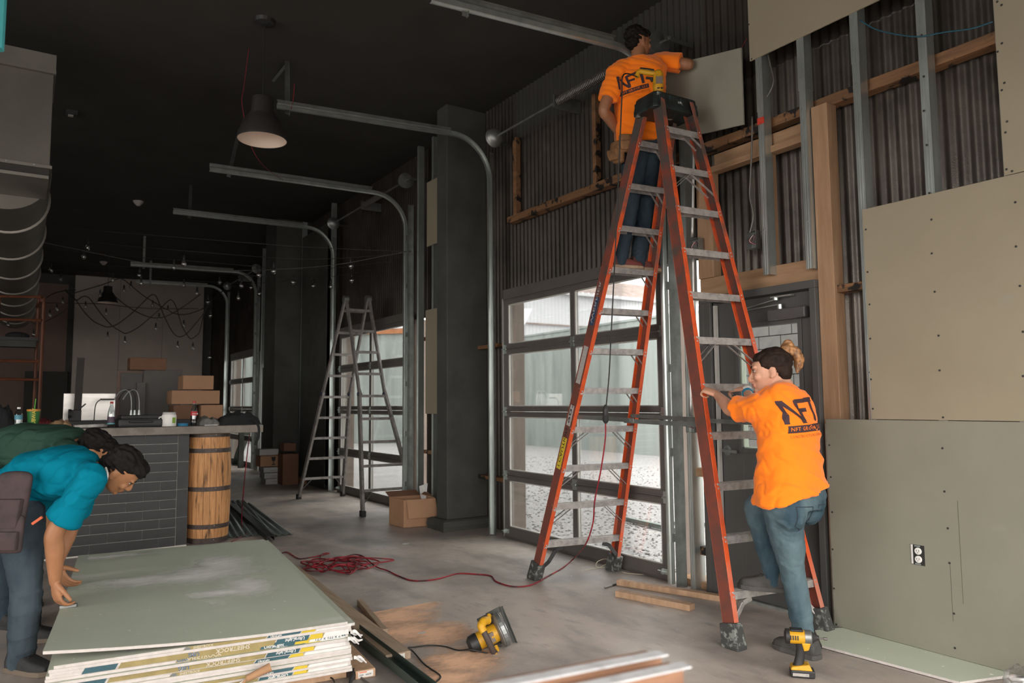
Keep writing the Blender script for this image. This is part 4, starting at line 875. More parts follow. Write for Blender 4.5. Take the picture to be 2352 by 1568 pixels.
# ---------------------------------------------------------------- bar
bar = thing('bar_counter', 'tiled bar counter with dark slate tiles and grey slab top', 'bar counter', (.4, 8.0, 0))
M_slate = pm('dark_slate_tile', (.036, .037, .037), .5, var=.22, scale=5, bump=.25, bscale=25, spec=.35); over(M_slate, (.07, .065, .058), 3, .62, .85, detail=8)
M_grout = pm('pale_grout', (.52, .49, .45), .9, var=.1, scale=20)
M_cslab = pm('grey_concrete_slab', (.24, .21, .18), .7, scale=7, col2=(.155, .135, .115), mix=(.38, .66), bump=.1, bscale=40, detail=9)
TY = 7.75
B().bx(-1.6, 1.36, TY+.004, 8.4, 0, 1.07).build('bar_body', M_grout, bar)
rg = []
for i in range(41):
    x = -1.7+3.73*i/40; e = .012*noise.noise(V((x*6, 0, 0))); rg.append([V((x, TY-.11+e, 1.068)), V((x, 8.55, 1.068)), V((x, 8.55, 1.14)), V((x, TY-.11+e*.6, 1.142+.004*noise.noise(V((x*5, 3, 0)))))])
B().loft(rg).build('bar_top', M_cslab, bar, bevel=.006)
tw, th_, g_ = .285, .0878, .0042
tmesh = B().bx(-tw/2+g_/2, tw/2-g_/2, -.006, .006, -th_/2+g_/2, th_/2-g_/2).build('tile', M_slate, bar, bevel=.0015); halfmesh = B().bx(-tw/4+g_/2, tw/4-g_/2, -.006, .006, -th_/2+g_/2, th_/2-g_/2).build('tile', M_slate, bar, bevel=.0015)
vmesh = B().bx(-.05+g_/2, .05-g_/2, -.006, .006, -.1295, .1295).build('tile', M_slate, bar, bevel=.0015)
used = set()
def put(src, p):
    if src in used: o = src.copy(); C.objects.link(o)
    else: o = src; used.add(src)
    o.location = p; o.matrix_parent_inverse = ORIG[bar].inverted(); o.rotation_euler = (rnd.uniform(-.008, .008), 0, rnd.uniform(-.006, .006))
xr = 1.258
for r_ in range(13):
    z = 1.066-th_/2-r_*th_; x = xr
    if z < .02: continue
    if r_ % 2: put(halfmesh, (x-tw/4, TY+rnd.uniform(-.002, .001), z)); x -= tw/2
    while x > -1.0: put(tmesh, (x-tw/2, TY+rnd.uniform(-.002, .001), z)); x -= tw
for k in range(4): put(vmesh, (1.310, TY-.001, 1.066-.1315-k*.2625))
# half barrel at the end of the bar
br = thing('half_barrel', 'half whisky barrel of charred pine staves with three steel hoops at the bar end', 'barrel', (1.57, 7.85, 0))
M_stave = wood('charred_stave', (.62, .31, .125), (.36, .165, .062), st=(9, 9, 1.0), scale=4); over(M_stave, (.035, .018, .010), 5, .56, .72, st=(7, 7, .8), detail=9, w4=2); over(M_stave, (.02, .012, .008), 4, .72, .78, detail=6, w4=12)
bc_, H_ = V((1.575, 7.90, 0)), 1.066
def rb(z): u = (z/H_-.5)*2; return .222-.022*u*u
ns = 11
for i in range(ns):
    a0, a1 = math.pi+math.pi*i/ns+.007, math.pi+math.pi*(i+1)/ns-.007; rings = []
    for j in range(9):
        z = .012+(H_-.016)*j/8; r0 = rb(z); o_ = rnd.uniform(-.001, .001)
        rings.append([bc_+V((math.cos(a)*rr*.94, math.sin(a)*rr, z)) for a, rr in ((a0, r0-.002+o_), ((a0+a1)/2, r0+o_), (a1, r0-.002+o_), (a1, r0-.025), (a0, r0-.025))])
    B().loft(rings).build('stave', M_stave, br)
M_hoop = pm('rusty_hoop', (.085, .062, .055), .55, .4, scale=20, col2=(.05, .042, .04))
for z, hh in ((.90, .042), (.53, .042), (.17, .042), (.035, .05), (1.045, .03)):
    rings = []
    for i in range(25):
        a = math.pi+math.pi*i/24; c_ = V((math.cos(a)*.94, math.sin(a), 0)); rings.append([bc_+c_*(rb(z+s_*hh/2)+e)+V((0, 0, z+s_*hh/2)) for s_, e in ((-1, -.002), (1, -.002), (1, .003), (-1, .003))])
    h_ = B().loft(rings).build('hoop', M_hoop, br)
    q = B(); q.lathe([(.006, -.001), (.005, .003), (.001, .004)], bc_+V((.02, -rb(z)-.003, z+.008)), (0, -1, 0), 8); q.build('rivet', M_galvd, h_)
# things on the bar
TZ = 1.142
def on_bar(px, y=8.0): p = onp(px, 975, 1, y); return V((p.x, y, TZ))
def bot(name, lab, cat, px, y, prof, mats, cap=None):
    o_ = on_bar(px, y); t = thing(name, lab, cat, o_[:])
    for nm, m_, pr in mats: B().lathe(pr, o_, (0, 0, 1), 16).build(nm, m_, t, smooth=40)
    return t, o_
M_pet = glass('clear_bottle_plastic', (.75, .8, .8), .15, .08); M_cola = pm('dark_cola', (.012, .006, .005), .15); M_redl = pm('red_bottle_label', (.42, .02, .025), .5); M_bluel = pm('light_blue_label', (.10, .30, .38), .5)
bot('water_bottle', 'clear water bottle with a pale blue label at the left end of the bar', 'bottle', 42, 8.05, None, [('bottle_body', M_pet, [(.028, 0), (.032, .01), (.031, .05), (.032, .09), (.031, .13), (.024, .155), (.013, .175), (.013, .185)]), ('label', M_bluel, [(.0325, .085), (.0325, .125)]), ('cap', M_white, [(.014, .18), (.014, .195), (.001, .196)])])
t, o_ = bot('paper_cup', 'green paper cup with yellow lettering, lid and straw on the bar', 'cup', 76, 7.9, None, [('cup_body', pm('green_cup', (.02, .13, .025), .5, var=.1), [(.035, 0), (.037, .002), (.052, .165), (.050, .168)]), ('cup_rim', pm('orange_rim', (.5, .2, .03), .5), [(.0525, .158), (.0535, .17), (.052, .176), (.03, .178)])])
B().tube([o_+V((.005, 0, .17)), o_+V((.012, 0, .27))], .0035, 6).build('straw', pm('green_straw', (.10, .42, .05), .5), t)
text('SUBWAY', o_+V((.015, -.052, .025)), (.0, -.05, 1), (-1, 0, 0), .042, pm('yellow_lettering', (.62, .5, .05), .5), t, 'cup_lettering', .004, sx=.95)
def heap(name, lab, cat, px0, px1, y, h, m, seed, hh=.5):
    a, b = on_bar(px0, y), on_bar(px1, y); c_ = (a+b)/2; n, k = 26, 14; L_ = (b.x-a.x)/2; q = B(); A = []
    for j in range(k+1):
        ring = []
        for i in range(n+1):
            u = -1+2*i/n; v = -1+2*j/k; e = max(0, 1-abs(u)**2.5)*max(0, 1-abs(v)**2.5); z = h*e**.5*(.55+.75*(noise.noise(V((u*2.6, v*2, seed)))*.5+.5)+.22*noise.noise(V((u*7, v*5, seed+9))))
            A.append(c_+V((u*L_, v*.13*hh*2, max(.001, z))))
    q.add(A, [(j*(n+1)+i, j*(n+1)+i+1, (j+1)*(n+1)+i+1, (j+1)*(n+1)+i) for j in range(k) for i in range(n)])
    q.add([c_+V((sx*L_*.9, sy*.1*hh*2, .001)) for sx, sy in ((-1, -1), (1, -1), (1, 1), (-1, 1))], [(3, 2, 1, 0)])
    return tag(q.build(name, m, smooth=1), lab, cat)
M_rcl = pm('dark_red_cloth', (.13, .018, .02), .8); M_tan = pm('tan_leather', (.36, .22, .12), .7, var=.2, scale=12); M_bcl = pm('black_cloth', (.014, .014, .015), .9)
heap('red_cloth', 'crumpled dark red cloth behind the green cup on the bar', 'cloth', 84, 126, 8.2, .09, M_rcl, 1.)
heap('work_glove', 'pair of tan leather work gloves heaped on the bar', 'glove', 108, 166, 7.95, .075, M_tan, 4.)
tag(B().bar(on_bar(170, 7.85)+V((0, 0, .016)), on_bar(246, 7.95)+V((0, 0, .020)), .04, .030, (0, 1, 0)).build('spirit_level', M_alu, bevel=.003), 'short silver spirit level lying on the bar left of the soda bottle', 'spirit level')
PF = [(.030, 0), (.033, .008), (.031, .05), (.033, .11), (.030, .14), (.024, .17), (.014, .205), (.0125, .225)]
bot('soda_bottle', 'clear soda bottle with a dark patterned label and red cap on the bar', 'bottle', 255, 7.85, None, [('bottle_body', M_pet, PF), ('contents', M_cola, [(.029, .003), (.0305, .03)]), ('label', pm('violet_label', (.06, .035, .055), .5, scale=70, col2=(.3, .25, .26), mix=(.6, .7)), [(.0325, .035), (.0335, .10)]), ('label_band', pm('teal_band', (.06, .28, .30), .5), [(.0337, .032), (.0337, .042)]), ('cap', M_red, [(.014, .222), (.0145, .24), (.001, .242)])])
t, o_ = bot('cola_bottle', 'half full cola bottle with a red label and red cap right of the white tub', 'bottle', 445, 7.85, None, [('bottle_body', M_pet, PF), ('contents', M_cola, [(.029, .003), (.0315, .05), (.0315, .10)]), ('label', M_redl, [(.0335, .10), (.0325, .14)]), ('cap', M_red, [(.014, .222), (.0145, .24), (.001, .242)])])
text('Coca-Cola', o_+V((-.025, -.034, .113)), (1, 0, 0), (0, 0, 1), .016, M_white, t, 'bottle_lettering', .001, shear=.3, sx=.8)
# black flat case
cs_ = thing('tool_case', 'flat black tool case lying on the bar right of the soda bottle', 'case', on_bar(318, 8.0)[:]); a, b = on_bar(268, 7.95), on_bar(370, 7.95)
M_case = pm('dark_grey_case', (.035, .034, .034), .6)
B().bx(a.x, b.x, 7.82, 8.2, TZ, TZ+.075).build('case_body', M_case, cs_, bevel=.02); B().bx(a.x+.02, b.x-.02, 7.84, 8.18, TZ+.075, TZ+.11).build('case_lid', M_case, cs_, bevel=.02)
B().tube(cr([V(((a.x+b.x)/2-.09, 7.82, TZ+.05)), V(((a.x+b.x)/2-.08, 7.79, TZ+.05)), V(((a.x+b.x)/2+.08, 7.79, TZ+.05)), V(((a.x+b.x)/2+.09, 7.82, TZ+.05))], 4), .01, 8).build('case_handle', M_blackp, cs_)
t, o_ = bot('white_tub', 'white plastic tub with a green and white label on the bar', 'tub', 388, 7.85, None, [('tub_body', M_white, [(.062, 0), (.066, .006), (.066, .105), (.058, .115)]), ('tub_lid', pm('grey_lid', (.45, .44, .42), .5), [(.060, .113), (.060, .132), (.056, .136), (.001, .136)])])
B().bar(o_+V((.035, -.058, .03)), o_+V((.035, -.058, .085)), .035, .004, (1, .6, 0)).build('label', pm('lime_label', (.22, .36, .05), .5), t)
B().tube(cr([o_+V((-.062, -.01, .09)), o_+V((-.088, -.01, .085)), o_+V((-.088, -.01, .04)), o_+V((-.062, -.01, .03))], 4), .006, 6).build('handle', M_white, t)
q = B(); o_ = on_bar(420, 7.85); q.lathe([(.034, .0), (.05, .0), (.05, .026), (.034, .026), (.034, .0)], o_, (0, 0, 1), 22, cap=False); tag(q.build('tape_roll', pm('blue_masking_tape', (.02, .16, .30), .7), smooth=40), 'roll of blue masking tape lying on the bar', 'tape')
heap('clear_bag', 'crumpled clear plastic bag right of the cola bottle on the bar', 'bag', 450, 502, 8.0, .085, pm('cloudy_film', (.20, .19, .18), .3, var=.3, scale=30), 7.)
heap('black_jacket', 'black jacket bundled at the right end of the bar', 'jacket', 500, 594, 7.95, .13, M_bcl, 11.)
q = thing('pencil', 'short pale carpenter pencil on the bar edge by the jacket', 'pencil', on_bar(480, 7.7)[:]); a, b = on_bar(470, 7.72)+V((0, 0, .005)), on_bar(500, 7.74)+V((0, 0, .005)); B().tube([a, b], .005, 6).build('shaft', M_wpap, q); B().tube([b, b+V((.012, .001, 0))], [.005, .0005], 6).build('tip', M_tan, q)
heap('dark_bag', 'black bag slumped at the far left of the bar behind the bottle', 'bag', -30, 34, 8.3, .22, M_bcl, 15.)
B_ = on_bar(592, 7.66); tag(B().tube(cr([on_bar(570, 7.9)+V((0, 0, .05)), on_bar(585, 7.7)+V((0, 0, .03)), B_+V((0, -.035, -.02)), B_+V((0, -.035, -.12)), B_+V((-.03, -.03, -.20))], 5), .012, 6).build('jacket_strap', M_bcl), 'black strap hanging over the right end of the bar top', 'strap')
# ---------------------------------------------------------------- back counter and what stands on it
M_shade = pm('dark_brown_panel', (.03, .026, .024), .7)
bk = thing('back_counter', 'dark back counter behind the bar', 'counter', (1.0, 10.2, 0)); B().bx(-.6, 2.2, 9.9, 10.6, 0, 1.12).build('counter_body', M_shade, bk); B().bx(-.65, 2.25, 9.85, 10.62, 1.12, 1.17).build('counter_top', M_case, bk)
def onb(px, py, y=10.1): return onp(px, py, 1, y)
def panel(name, lab, cat, x0, y0, x1, y1, y, m, t=.03, b=None):
    a, c_ = onp(x0, y1, 1, y), onp(x1, y0, 1, y); z0 = b if b is not None else a.z
    return tag(B().bx(a.x, c_.x, y, y+t, z0, c_.z).build(name, m, bevel=.004), lab, cat)
M_ss = pm('brushed_stainless', (.36, .34, .32), .28, .85, var=.1, scale=3, st=(1, 1, 6)); panel('splash_panel', 'bright stainless steel splash panel behind the bar', 'panel', 145, 903, 266, 940, 10.3, M_ss, .02, 1.17)
tag(B().bar(onb(178, 942, 9.95), onb(186, 822, 10.02), .075, .03, (1, 0, 0)).build('dark_plank', M_shade), 'dark plank leaning upright before the stainless panel', 'plank')
q = thing('chop_saw', 'dark grey machine on the back counter below the leaning plank', 'machine', onb(172, 968)[:]); p = onb(172, 968, 9.9); p.z = 1.17
B().bx(p.x-.06, p.x+.06, 9.86, 10.05, 1.17, 1.30).build('machine_body', M_case, q, bevel=.01); B().tube([p+V((.03, 0, .13)), p+V((.10, -.02, .20))], .008, 6).build('handle', M_blackp, q); B().lathe([(.05, 0), (.05, .03)], p+V((-.07, -.03, .09)), (1, 0, 0), 14).build('machine_wheel', M_blackp, q)
# beer taps: curved hoses
tp = thing('beer_tap_hoses', 'curved steel and black hoses of the beer taps behind the bar', 'taps', onb(300, 940)[:])
for i, (x0, x1) in enumerate(((262, 302), (272, 310), (282, 320))):
    pts = [onb(x0, 918, 10.0), onb(x0+12, 901, 10.0), onb((x0+x1)/2+6, 895, 10.0), onb(x1-4, 902, 10.0), onb(x1, 925, 10.0)]; pts.append(V((pts[-1].x, 10.0, 1.17))); B().tube(cr(pts, 5), .008, 6).build('hose', M_galvd if i != 1 else M_blackp, tp, smooth=1)
    p = onb(x1, 930, 10.0); B().lathe([(.02, 0), (.025, .03), (.015, .09), (.012, .12)], V((p.x, 10.0, 1.17)), (0, 0, 1), 10).build('tap_body', M_galv, tp, smooth=40)
B().bar(onb(230, 917, 10.0), onb(262, 917, 10.0), .02, .012, (0, 0, 1)).build('tap_rail', M_blackp, tp); B().tube(cr([onb(232, 917, 10.0), onb(222, 925, 10.0), onb(218, 940, 10.0), V((onb(217, 940, 10.0).x, 10.0, 1.17))], 4), .006, 5).build('hose', M_blackp, tp)
M_gpan = pm('grey_leaning_board', (.105, .095, .09), .7, var=.1)
panel('leaning_board', 'brown edged board leaning behind the beer taps', 'board', 266, 852, 330, 950, 11.2, M_brn, .02, 0); panel('leaning_board', 'grey board leaning in front of the brown edged one', 'board', 275, 857, 328, 950, 11.15, M_gpan, .02, 0)
panel('leaning_board', 'wide grey board leaning left of the cardboard boxes', 'board', 328, 850, 418, 950, 11.1, M_gpan, .02, 0); panel('leaning_board', 'low grey board leaning before the wide grey board', 'board', 312, 878, 335, 950, 11.05, M_gpan, .02, 0)
# cardboard boxes
M_card = pm('cardboard', (.36, .20, .115), .8, var=.06, scale=6); M_cardd = pm('dark_cardboard', (.17, .085, .05), .8, var=.08, scale=6); M_tapeb = pm('brown_packing_tape', (.30, .17, .09), .35)
def carton(name, lab, x0, x1, y0, y1, z0, z1, m=M_card, grp=None, cat='box', rot=0., marks=None):
    c_ = V(((x0+x1)/2, (y0+y1)/2, z0)); t = thing(name, lab, cat, c_[:], grp); rr = rotz(rot); hx, hy, h = (x1-x0)/2, (y1-y0)/2, z1-z0
    B().box(c_+V((0, 0, h/2)), (hx*2, hy*2, h-.004), rr).build('carton_body', m, t, bevel=.004)
    f_ = B()
    for s_ in (-1, 1): f_.box(c_+rr @ V((s_*hx/2, 0, h)), (hx-.002, hy*2, .004), rr)
    f_.build('carton_flap', m, t); B().box(c_+V((0, 0, h+.0025)), (.05, hy*2+.001, .002), rr).build('packing_tape', M_tapeb, t)
    return t, c_, rr, hx, hy, h
def cbox(name, lab, px0, px1, pt, pb, y, dpt, m=M_card, grp=None, z0=None, rot=0.):
    a, b = onp(px0, pb, 1, y), onp(px1, pt, 1, y); return carton(name, lab, a.x, b.x, y, y+dpt, a.z if z0 is None else z0, b.z, m, grp, 'box', rot)
G1 = 'cardboard boxes behind the bar'
zb1 = onp(440, 930, 1, 9.95).z; zb2 = onp(440, 897, 1, 9.95).z
cbox('cardboard_box', 'lowest left brown cardboard box of the pile behind the bar', 398, 446, 930, 975, 9.98, .4, M_cardd, G1, 1.17); cbox('cardboard_box', 'lowest right brown cardboard box of the pile behind the bar', 461, 512, 930, 975, 9.95, .4, M_card, G1, 1.17)
cbox('cardboard_box', 'wide middle cardboard box of the pile behind the bar', 394, 505, 897, 929, 9.95, .4, M_card, G1, onp(440, 929, 1, 9.95).z+.006); cbox('cardboard_box', 'topmost cardboard box of the pile behind the bar', 420, 491, 863, 896, 9.97, .36, M_card, G1, onp(440, 896, 1, 9.97).z+.008)
cbox('cardboard_box', 'dark cardboard box on top of the leaning grey boards', 298, 383, 823, 850, 11.05, .3, M_cardd, G1, onp(340, 850, 1, 11.1).z)
# open carton at the pilaster
bx_ = thing('open_carton', 'open cardboard carton with raised flaps on the floor at the dark pilaster', 'box', (3.68, 7.5, 0)); P0, P1, P2 = fl(927, 1213), fl(894, 1204), fl(1000, 1207); P2 = P0+(P2-P0); P1 = P0+(P1-P0).normalized()*.34; P3 = P1+P2-P0; hh = .30; t_ = .006
for a, b, nm in ((P0, P2, 'wall_front'), (P1, P0, 'wall_end'), (P2, P3, 'wall_end'), (P3, P1, 'wall_back')):
    d = (b-a).normalized(); B().hexa([a, b, b+V((-d.y, d.x, 0))*t_, a+V((-d.y, d.x, 0))*t_]+[p+V((0, 0, hh)) for p in (a, b, b+V((-d.y, d.x, 0))*t_, a+V((-d.y, d.x, 0))*t_)]).build('carton_side', M_card, bx_)
B().prism([P0, P2, P3, P1], (0, 0, .006)).build('carton_bottom', M_cardd, bx_)
u3 = V((0, 0, hh)); d = (P2-P0).normalized(); e = (P1-P0).normalized()
B().hexa([P0+u3*.98-e*.003+d*.03, P2+u3*.98-e*.003, P2+u3*.35-e*.05, P0+u3*.35-e*.05+d*.03]+[p-e*.004 for p in (P0+u3*.98-e*.003+d*.03, P2+u3*.98-e*.003, P2+u3*.35-e*.05, P0+u3*.35-e*.05+d*.03)]).build('carton_flap', M_card, bx_)
B().prism([P2+u3, P3+u3, P3+u3+d*.02+V((0, 0, .06))-e*.1, P2+u3-d*.16+V((0, 0, .05))], (0, 0, .005)).build('carton_flap', M_card, bx_); B().prism([P3+u3, P1+u3, P1+u3+e*.1+V((0, 0, .05)), P3+u3+e*.1+V((0, 0, .05))], (0, 0, .005)).build('carton_flap', M_cardd, bx_)
pc = (P2+P3)/2-d*.07+V((0, 0, hh-.05)); tag(B().hexa([pc, pc+d*.05, pc+d*.07+V((0, 0, .20)), pc-d*.03+V((0, 0, .17))]+[p+e*.004 for p in (pc, pc+d*.05, pc+d*.07+V((0, 0, .20)), pc-d*.03+V((0, 0, .17)))]).build('paper_sheet', M_wpap), 'white sheet of paper standing out of the open carton', 'paper')
# boxes on the floor beyond the folding ladder
def fbox(lab, px0, px1, pb, pt, dpt, m, z0=0., yb=None):
    a = fl(px0, pb) if yb is None else onp(px0, pb, 1, yb); y = a.y; b = onp(px1, pt, 1, y); return carton('storage_box', lab, a.x, b.x, y, y+dpt, z0, b.z, m, 'boxes on the floor beyond the folding ladder')
M_wcard = pm('white_card', (.40, .39, .375), .7, var=.05)
yb = fl(625, 1112).y; zz = [onp(625, p, 1, yb).z for p in (1112, 1099, 1086, 1073, 1046, 1031)]; zz[0] = 0
for i, nm in enumerate(('lowest', 'middle', 'topmost')):
    a, b = onp((610, 607, 605)[i], 1100, 1, yb), onp((655, 653, 651)[i], 1100, 1, yb); t, c_, rr, hx, hy, h = carton('storage_box', '%s of the three flat white boxes beyond the folding ladder' % nm, a.x, b.x, yb, yb+.3, zz[i]+.004*i, zz[i+1], M_wcard, 'boxes on the floor beyond the folding ladder')
    B().bx(c_.x-.06, c_.x+.06, yb-.002, yb, zz[i]+h*.4, zz[i]+h*.55).build('printed_mark', M_galvd, t)
a, b = onp(598, 1060, 1, yb), onp(647, 1060, 1, yb); t, c_, rr, hx, hy, h = carton('storage_box', 'brown box with a dark printed glass symbol on the white boxes', a.x, b.x, yb, yb+.3, zz[3]+.014, zz[4], M_card, 'boxes on the floor beyond the folding ladder')
q = B(); cx, cz, yy = c_.x+.04, c_.z+h*.5, yb-.001; q.prism([(cx-.04, yy, cz+.07), (cx+.04, yy, cz+.07), (cx+.025, yy, cz), (cx-.025, yy, cz)], (0, -.002, 0)); q.bx(cx-.006, cx+.006, yy-.002, yy, cz-.05, cz); q.bx(cx-.03, cx+.03, yy-.002, yy, cz-.065, cz-.05); q.build('printed_mark', M_dark, t)
a, b = onp(596, 1040, 1, yb), onp(640, 1040, 1, yb); carton('storage_box', 'small white box on top of the brown box with the symbol', a.x, b.x, yb, yb+.28, zz[4]+.008, zz[5], M_wcard, 'boxes on the floor beyond the folding ladder')
a, b = onp(649, 1090, 1, 12.55), onp(712, 1040, 1, 12.55); carton('storage_box', 'big brown box on the floor right of the white boxes', a.x, min(b.x, 3.93), 12.55, 12.9, 0, b.z, M_cardd, 'boxes on the floor beyond the folding ladder')
a, b = onp(652, 1037, 1, 12.6), onp(696, 1017, 1, 12.6); carton('storage_box', 'low brown box on top of the big brown box in the hall', a.x, min(b.x, 3.9), 12.6, 12.85, a.z+.006, b.z, M_cardd, 'boxes on the floor beyond the folding ladder')
a = fl(690, 1108); carton('storage_box', 'low flattened brown box in front of the big brown box', a.x-.12, a.x+.3, a.y-.3, a.y+.1, 0, .10, M_cardd, 'boxes on the floor beyond the folding ladder', rot=.3)
# plank propped against the bar end beyond
tag(B().bar(fl(541, 1067), onp(568, 985, 1, 17.2), .16, .05, (1, 0, 0)).build('leaning_plank', M_gst), 'dark green plank leaning near the farthest glazed door, right of the barrel', 'plank')
tag(B().bar((3.95, 16.6, 0), (3.95, 16.6, 1.0), .10, .10, (1, 0, 0)).build('steel_post', M_dkwall), 'dark post standing beside the leaning green plank', 'post')
# corrugated sheets on the floor past the barrel
def fsheet(c0, c1, w0, lab, z=.012):
    c0, c1 = V(c0), V(c1); d = (c1-c0).normalized(); s_ = d.cross(V((0, 0, 1))); n = int(w0/.068*8); A = [[], []]
    for k, c_ in enumerate((c0, c1)):
        for i in range(n+1): w_ = -w0/2+w0*i/n; A[k].append(c_+s_*w_+d*(.02*noise.noise(V((w_*9, k*5, 0))) if k == 0 else 0)+V((0, 0, z+.010*math.sin(2*math.pi*w_/.068))))
    q = B().add(A[0]+A[1], [(i, i+1, n+2+i, n+1+i) for i in range(n)]); o = q.build('corrugated_sheet', M_corrg, smooth=1); tag(o, lab, 'metal sheet'); sm = o.modifiers.new('thickness', 'SOLIDIFY'); sm.thickness = .0012
    return o
M_corrg = pm('grey_green_corrugated', (.13, .15, .14), .5, .4, var=.2, scale=6)
fsheet(fl(572, 1233), fl(520, 1152), .46, 'dull corrugated metal sheet on the floor, the one against the barrel'); fsheet(fl(645, 1231), fl(556, 1158), .24, 'narrow dull corrugated metal sheet right of the black channel')
a, b = fl(622, 1236, .03), fl(532, 1160, .03); d = (b-a).normalized(); sd = d.cross(V((0, 0, 1))); q = B(); q.bar(a+V((0, 0, .022)), b+V((0, 0, .022)), .07, .003, sd)
for s_ in (-1, 1): q.bar(a+sd*s_*.034, b+sd*s_*.034, .003, .044, sd)
tag(q.build('steel_channel', pm('black_steel', (.02, .021, .02), .4, .3)), 'black steel channel lying on the corrugated sheets', 'steel channel')

# ---------------------------------------------------------------- overhead
def pendant(lab, px, py, Z, rim, cz=4.65):
    c_ = at(px, py, Z); s_ = rim/.204; t = thing('pendant_lamp', lab, 'lamp', c_[:], 'bell pendant lamps')
    prof = [(.204, 0), (.205, .006), (.195, .05), (.175, .11), (.15, .165), (.125, .20), (.112, .222), (.112, .23), (.098, .235), (.094, .25), (.09, .36), (.085, .37), (.02, .385)]
    M_shd = pm('dark_grey_enamel', (.03, .027, .026), .45, var=.1); M_ins = pm('cream_enamel_inside', (.72, .58, .48), .5, var=.03)
    B().lathe([(r_*s_, h*s_) for r_, h in prof], c_, (0, 0, 1), 36, cap=False).build('lamp_shade', M_shd, t, smooth=45, fix=False)
    B().lathe([((r_-.004)*s_, (h+.001)*s_) for r_, h in prof[:9]]+[(.002, .22*s_)], c_, (0, 0, 1), 36, cap=False).build('shade_lining', M_ins, t, smooth=45, fix=False)
    B().lathe([(.02, .10), (.045, .13), (.05, .16), (.03, .20), (.015, .23)], c_, (0, 0, 1), 14).build('bulb', pm('white_bulb', (.7, .62, .55), .3), t, smooth=40)
    B().tube([c_+V((0, 0, .385*s_)), V((c_.x, c_.y, cz-.02))], .005, 6).build('lamp_cord', M_blackp, t)
    B().lathe([(.09, 0), (.085, .02), (.03, .035)][::-1] and [(.03, -.05), (.08, -.03), (.09, 0)], (c_.x, c_.y, cz), (0, 0, 1), 16).build('ceiling_rose', M_blackp, t)
    return t
pendant('dark bell pendant lamp with a cream inside, the near one under the ceiling', 602, 322, 6.3, .204); pendant('dark bell pendant lamp far back before the pale panel', 247, 695, 16.2, .20)
M_red_c = pm('thin_red_cord', (.22, .01, .018), .6)
tag(B().tube(cr([at(575, 85, 6.9), at(560, 200, 6.9), at(556, 240, 6.9), at(575, 330, 7.0), at(605, 380, 7.2), onp(650, 414, 1, 8.5)], 6), .003, 5).build('pull_cord', M_red_c), 'thin red pull cord hanging behind the near pendant lamp', 'cord')
tag(B().tube(cr([onp(676, 192, 1, 6.47), onp(674, 225, 1, 6.47), onp(669, 250, 1, 6.47)], 4), .0035, 5).build('pull_cord', M_red_c), 'short red cord hanging from the track at the near pendant lamp', 'cord')
tag(B().tube([onp(1716, 88, 0, 4.1), onp(1701, 113, 0, 4.1)], .002, 5).build('red_wire', M_red_c), 'short thin red wire above the board held on the wall', 'wire')
# ductwork
M_duct = pm('dull_duct_steel', (.15, .14, .122), .5, .5, var=.22, scale=1.2, st=(1, 1, .6)); M_ductb = pm('bright_duct_steel', (.24, .225, .20), .42, .6, var=.15, scale=2)
pn = thing('duct_plenum', 'square galvanized duct plenum hanging at the upper left', 'duct', (-.4, 7.1, 3.2))
B().bx(-1.1, .105, 6.83, 7.5, 3.24, 4.0).build('plenum_box', M_duct, pn, bevel=.004)
B().bx(-1.1, .12, 6.80, 7.5, 4.0, 4.03).build('plenum_flange', M_ductb, pn); B().bx(-1.1, .118, 6.815, 7.5, 4.03, 4.16).build('plenum_top', M_ductb, pn); B().bx(-1.1, .12, 6.80, 7.5, 3.22, 3.245).build('plenum_flange', M_ductb, pn)
q = B(); q.bx(-1.1, .10, 6.835, 7.5, 3.16, 3.22); q.build('plenum_collar', M_shade, pn); B().bx(-1.1, .10, 6.80, 7.5, 3.135, 3.16).build('plenum_flange', M_ductb, pn)
q = B()
for i in range(6): q.lathe([(.008, 0), (.006, .006)], (-.9+.18*i, 6.80, 3.235), (0, -1, 0), 6)
q.build('screw', M_galv, pn)
sd_ = thing('spiral_duct', 'round galvanized duct with ring seams running back along the left', 'duct', (-.21, 12, 3.356)); DR = .345
B().lathe([(DR, 7.5), (DR, 19)], (-.212, 0, 3.356), (0, 1, 0), 40).build('duct_tube', M_duct, sd_, smooth=40)
y = 10.036-1.56
while y < 18.9:
    B().lathe([(DR, -.02), (DR+.02, -.012), (DR+.02, .012), (DR, .02)], (-.212, y, 3.356), (0, 1, 0), 40).build('ring_seam', M_ductb, sd_, smooth=40); y += 1.56
M_det = pm('white_detector_plastic', (.40, .36, .34), .5)
for i, (px, py) in enumerate(((318, 462), (238, 601))):
    p = onp(px, py, 2, 4.65); t = thing('smoke_detector', ('pale smoke detector on the dark ceiling left of the tracks', 'pale smoke detector farther back on the dark ceiling')[i], 'smoke detector', p[:]); B().lathe([(.02, -.08), (.05, -.05), (.075, -.02), (.08, 0)], p, (0, 0, 1), 18).build('housing', M_det, t, smooth=40); B().lathe([(.015, -.085), (.02, -.078)], p, (0, 0, 1), 10).build('sensor', M_blackp, t)
p = onp(165, 256, 2, 4.65); t = thing('junction_box', 'small pale square box on the ceiling right of the duct plenum', 'box', p[:]); B().box(p-V((0, 0, .025)), (.11, .11, .05)).build('box_body', M_case, t); B().box(p-V((.01, .01, .055)), (.05, .05, .012)).build('cover', M_det, t)
# teal pole at the edge of the view
pt_ = at(-8, 60, 2.6); tag(B().tube([at(-10, 112, 2.6), V((at(-10, 112, 2.6).x-.0, at(-10, 112, 2.6).y, 4.65))], .026, 12).build('teal_pole', pm('teal_paint', (.06, .34, .36), .5)), 'teal painted pole at the top left edge of the view', 'pole')
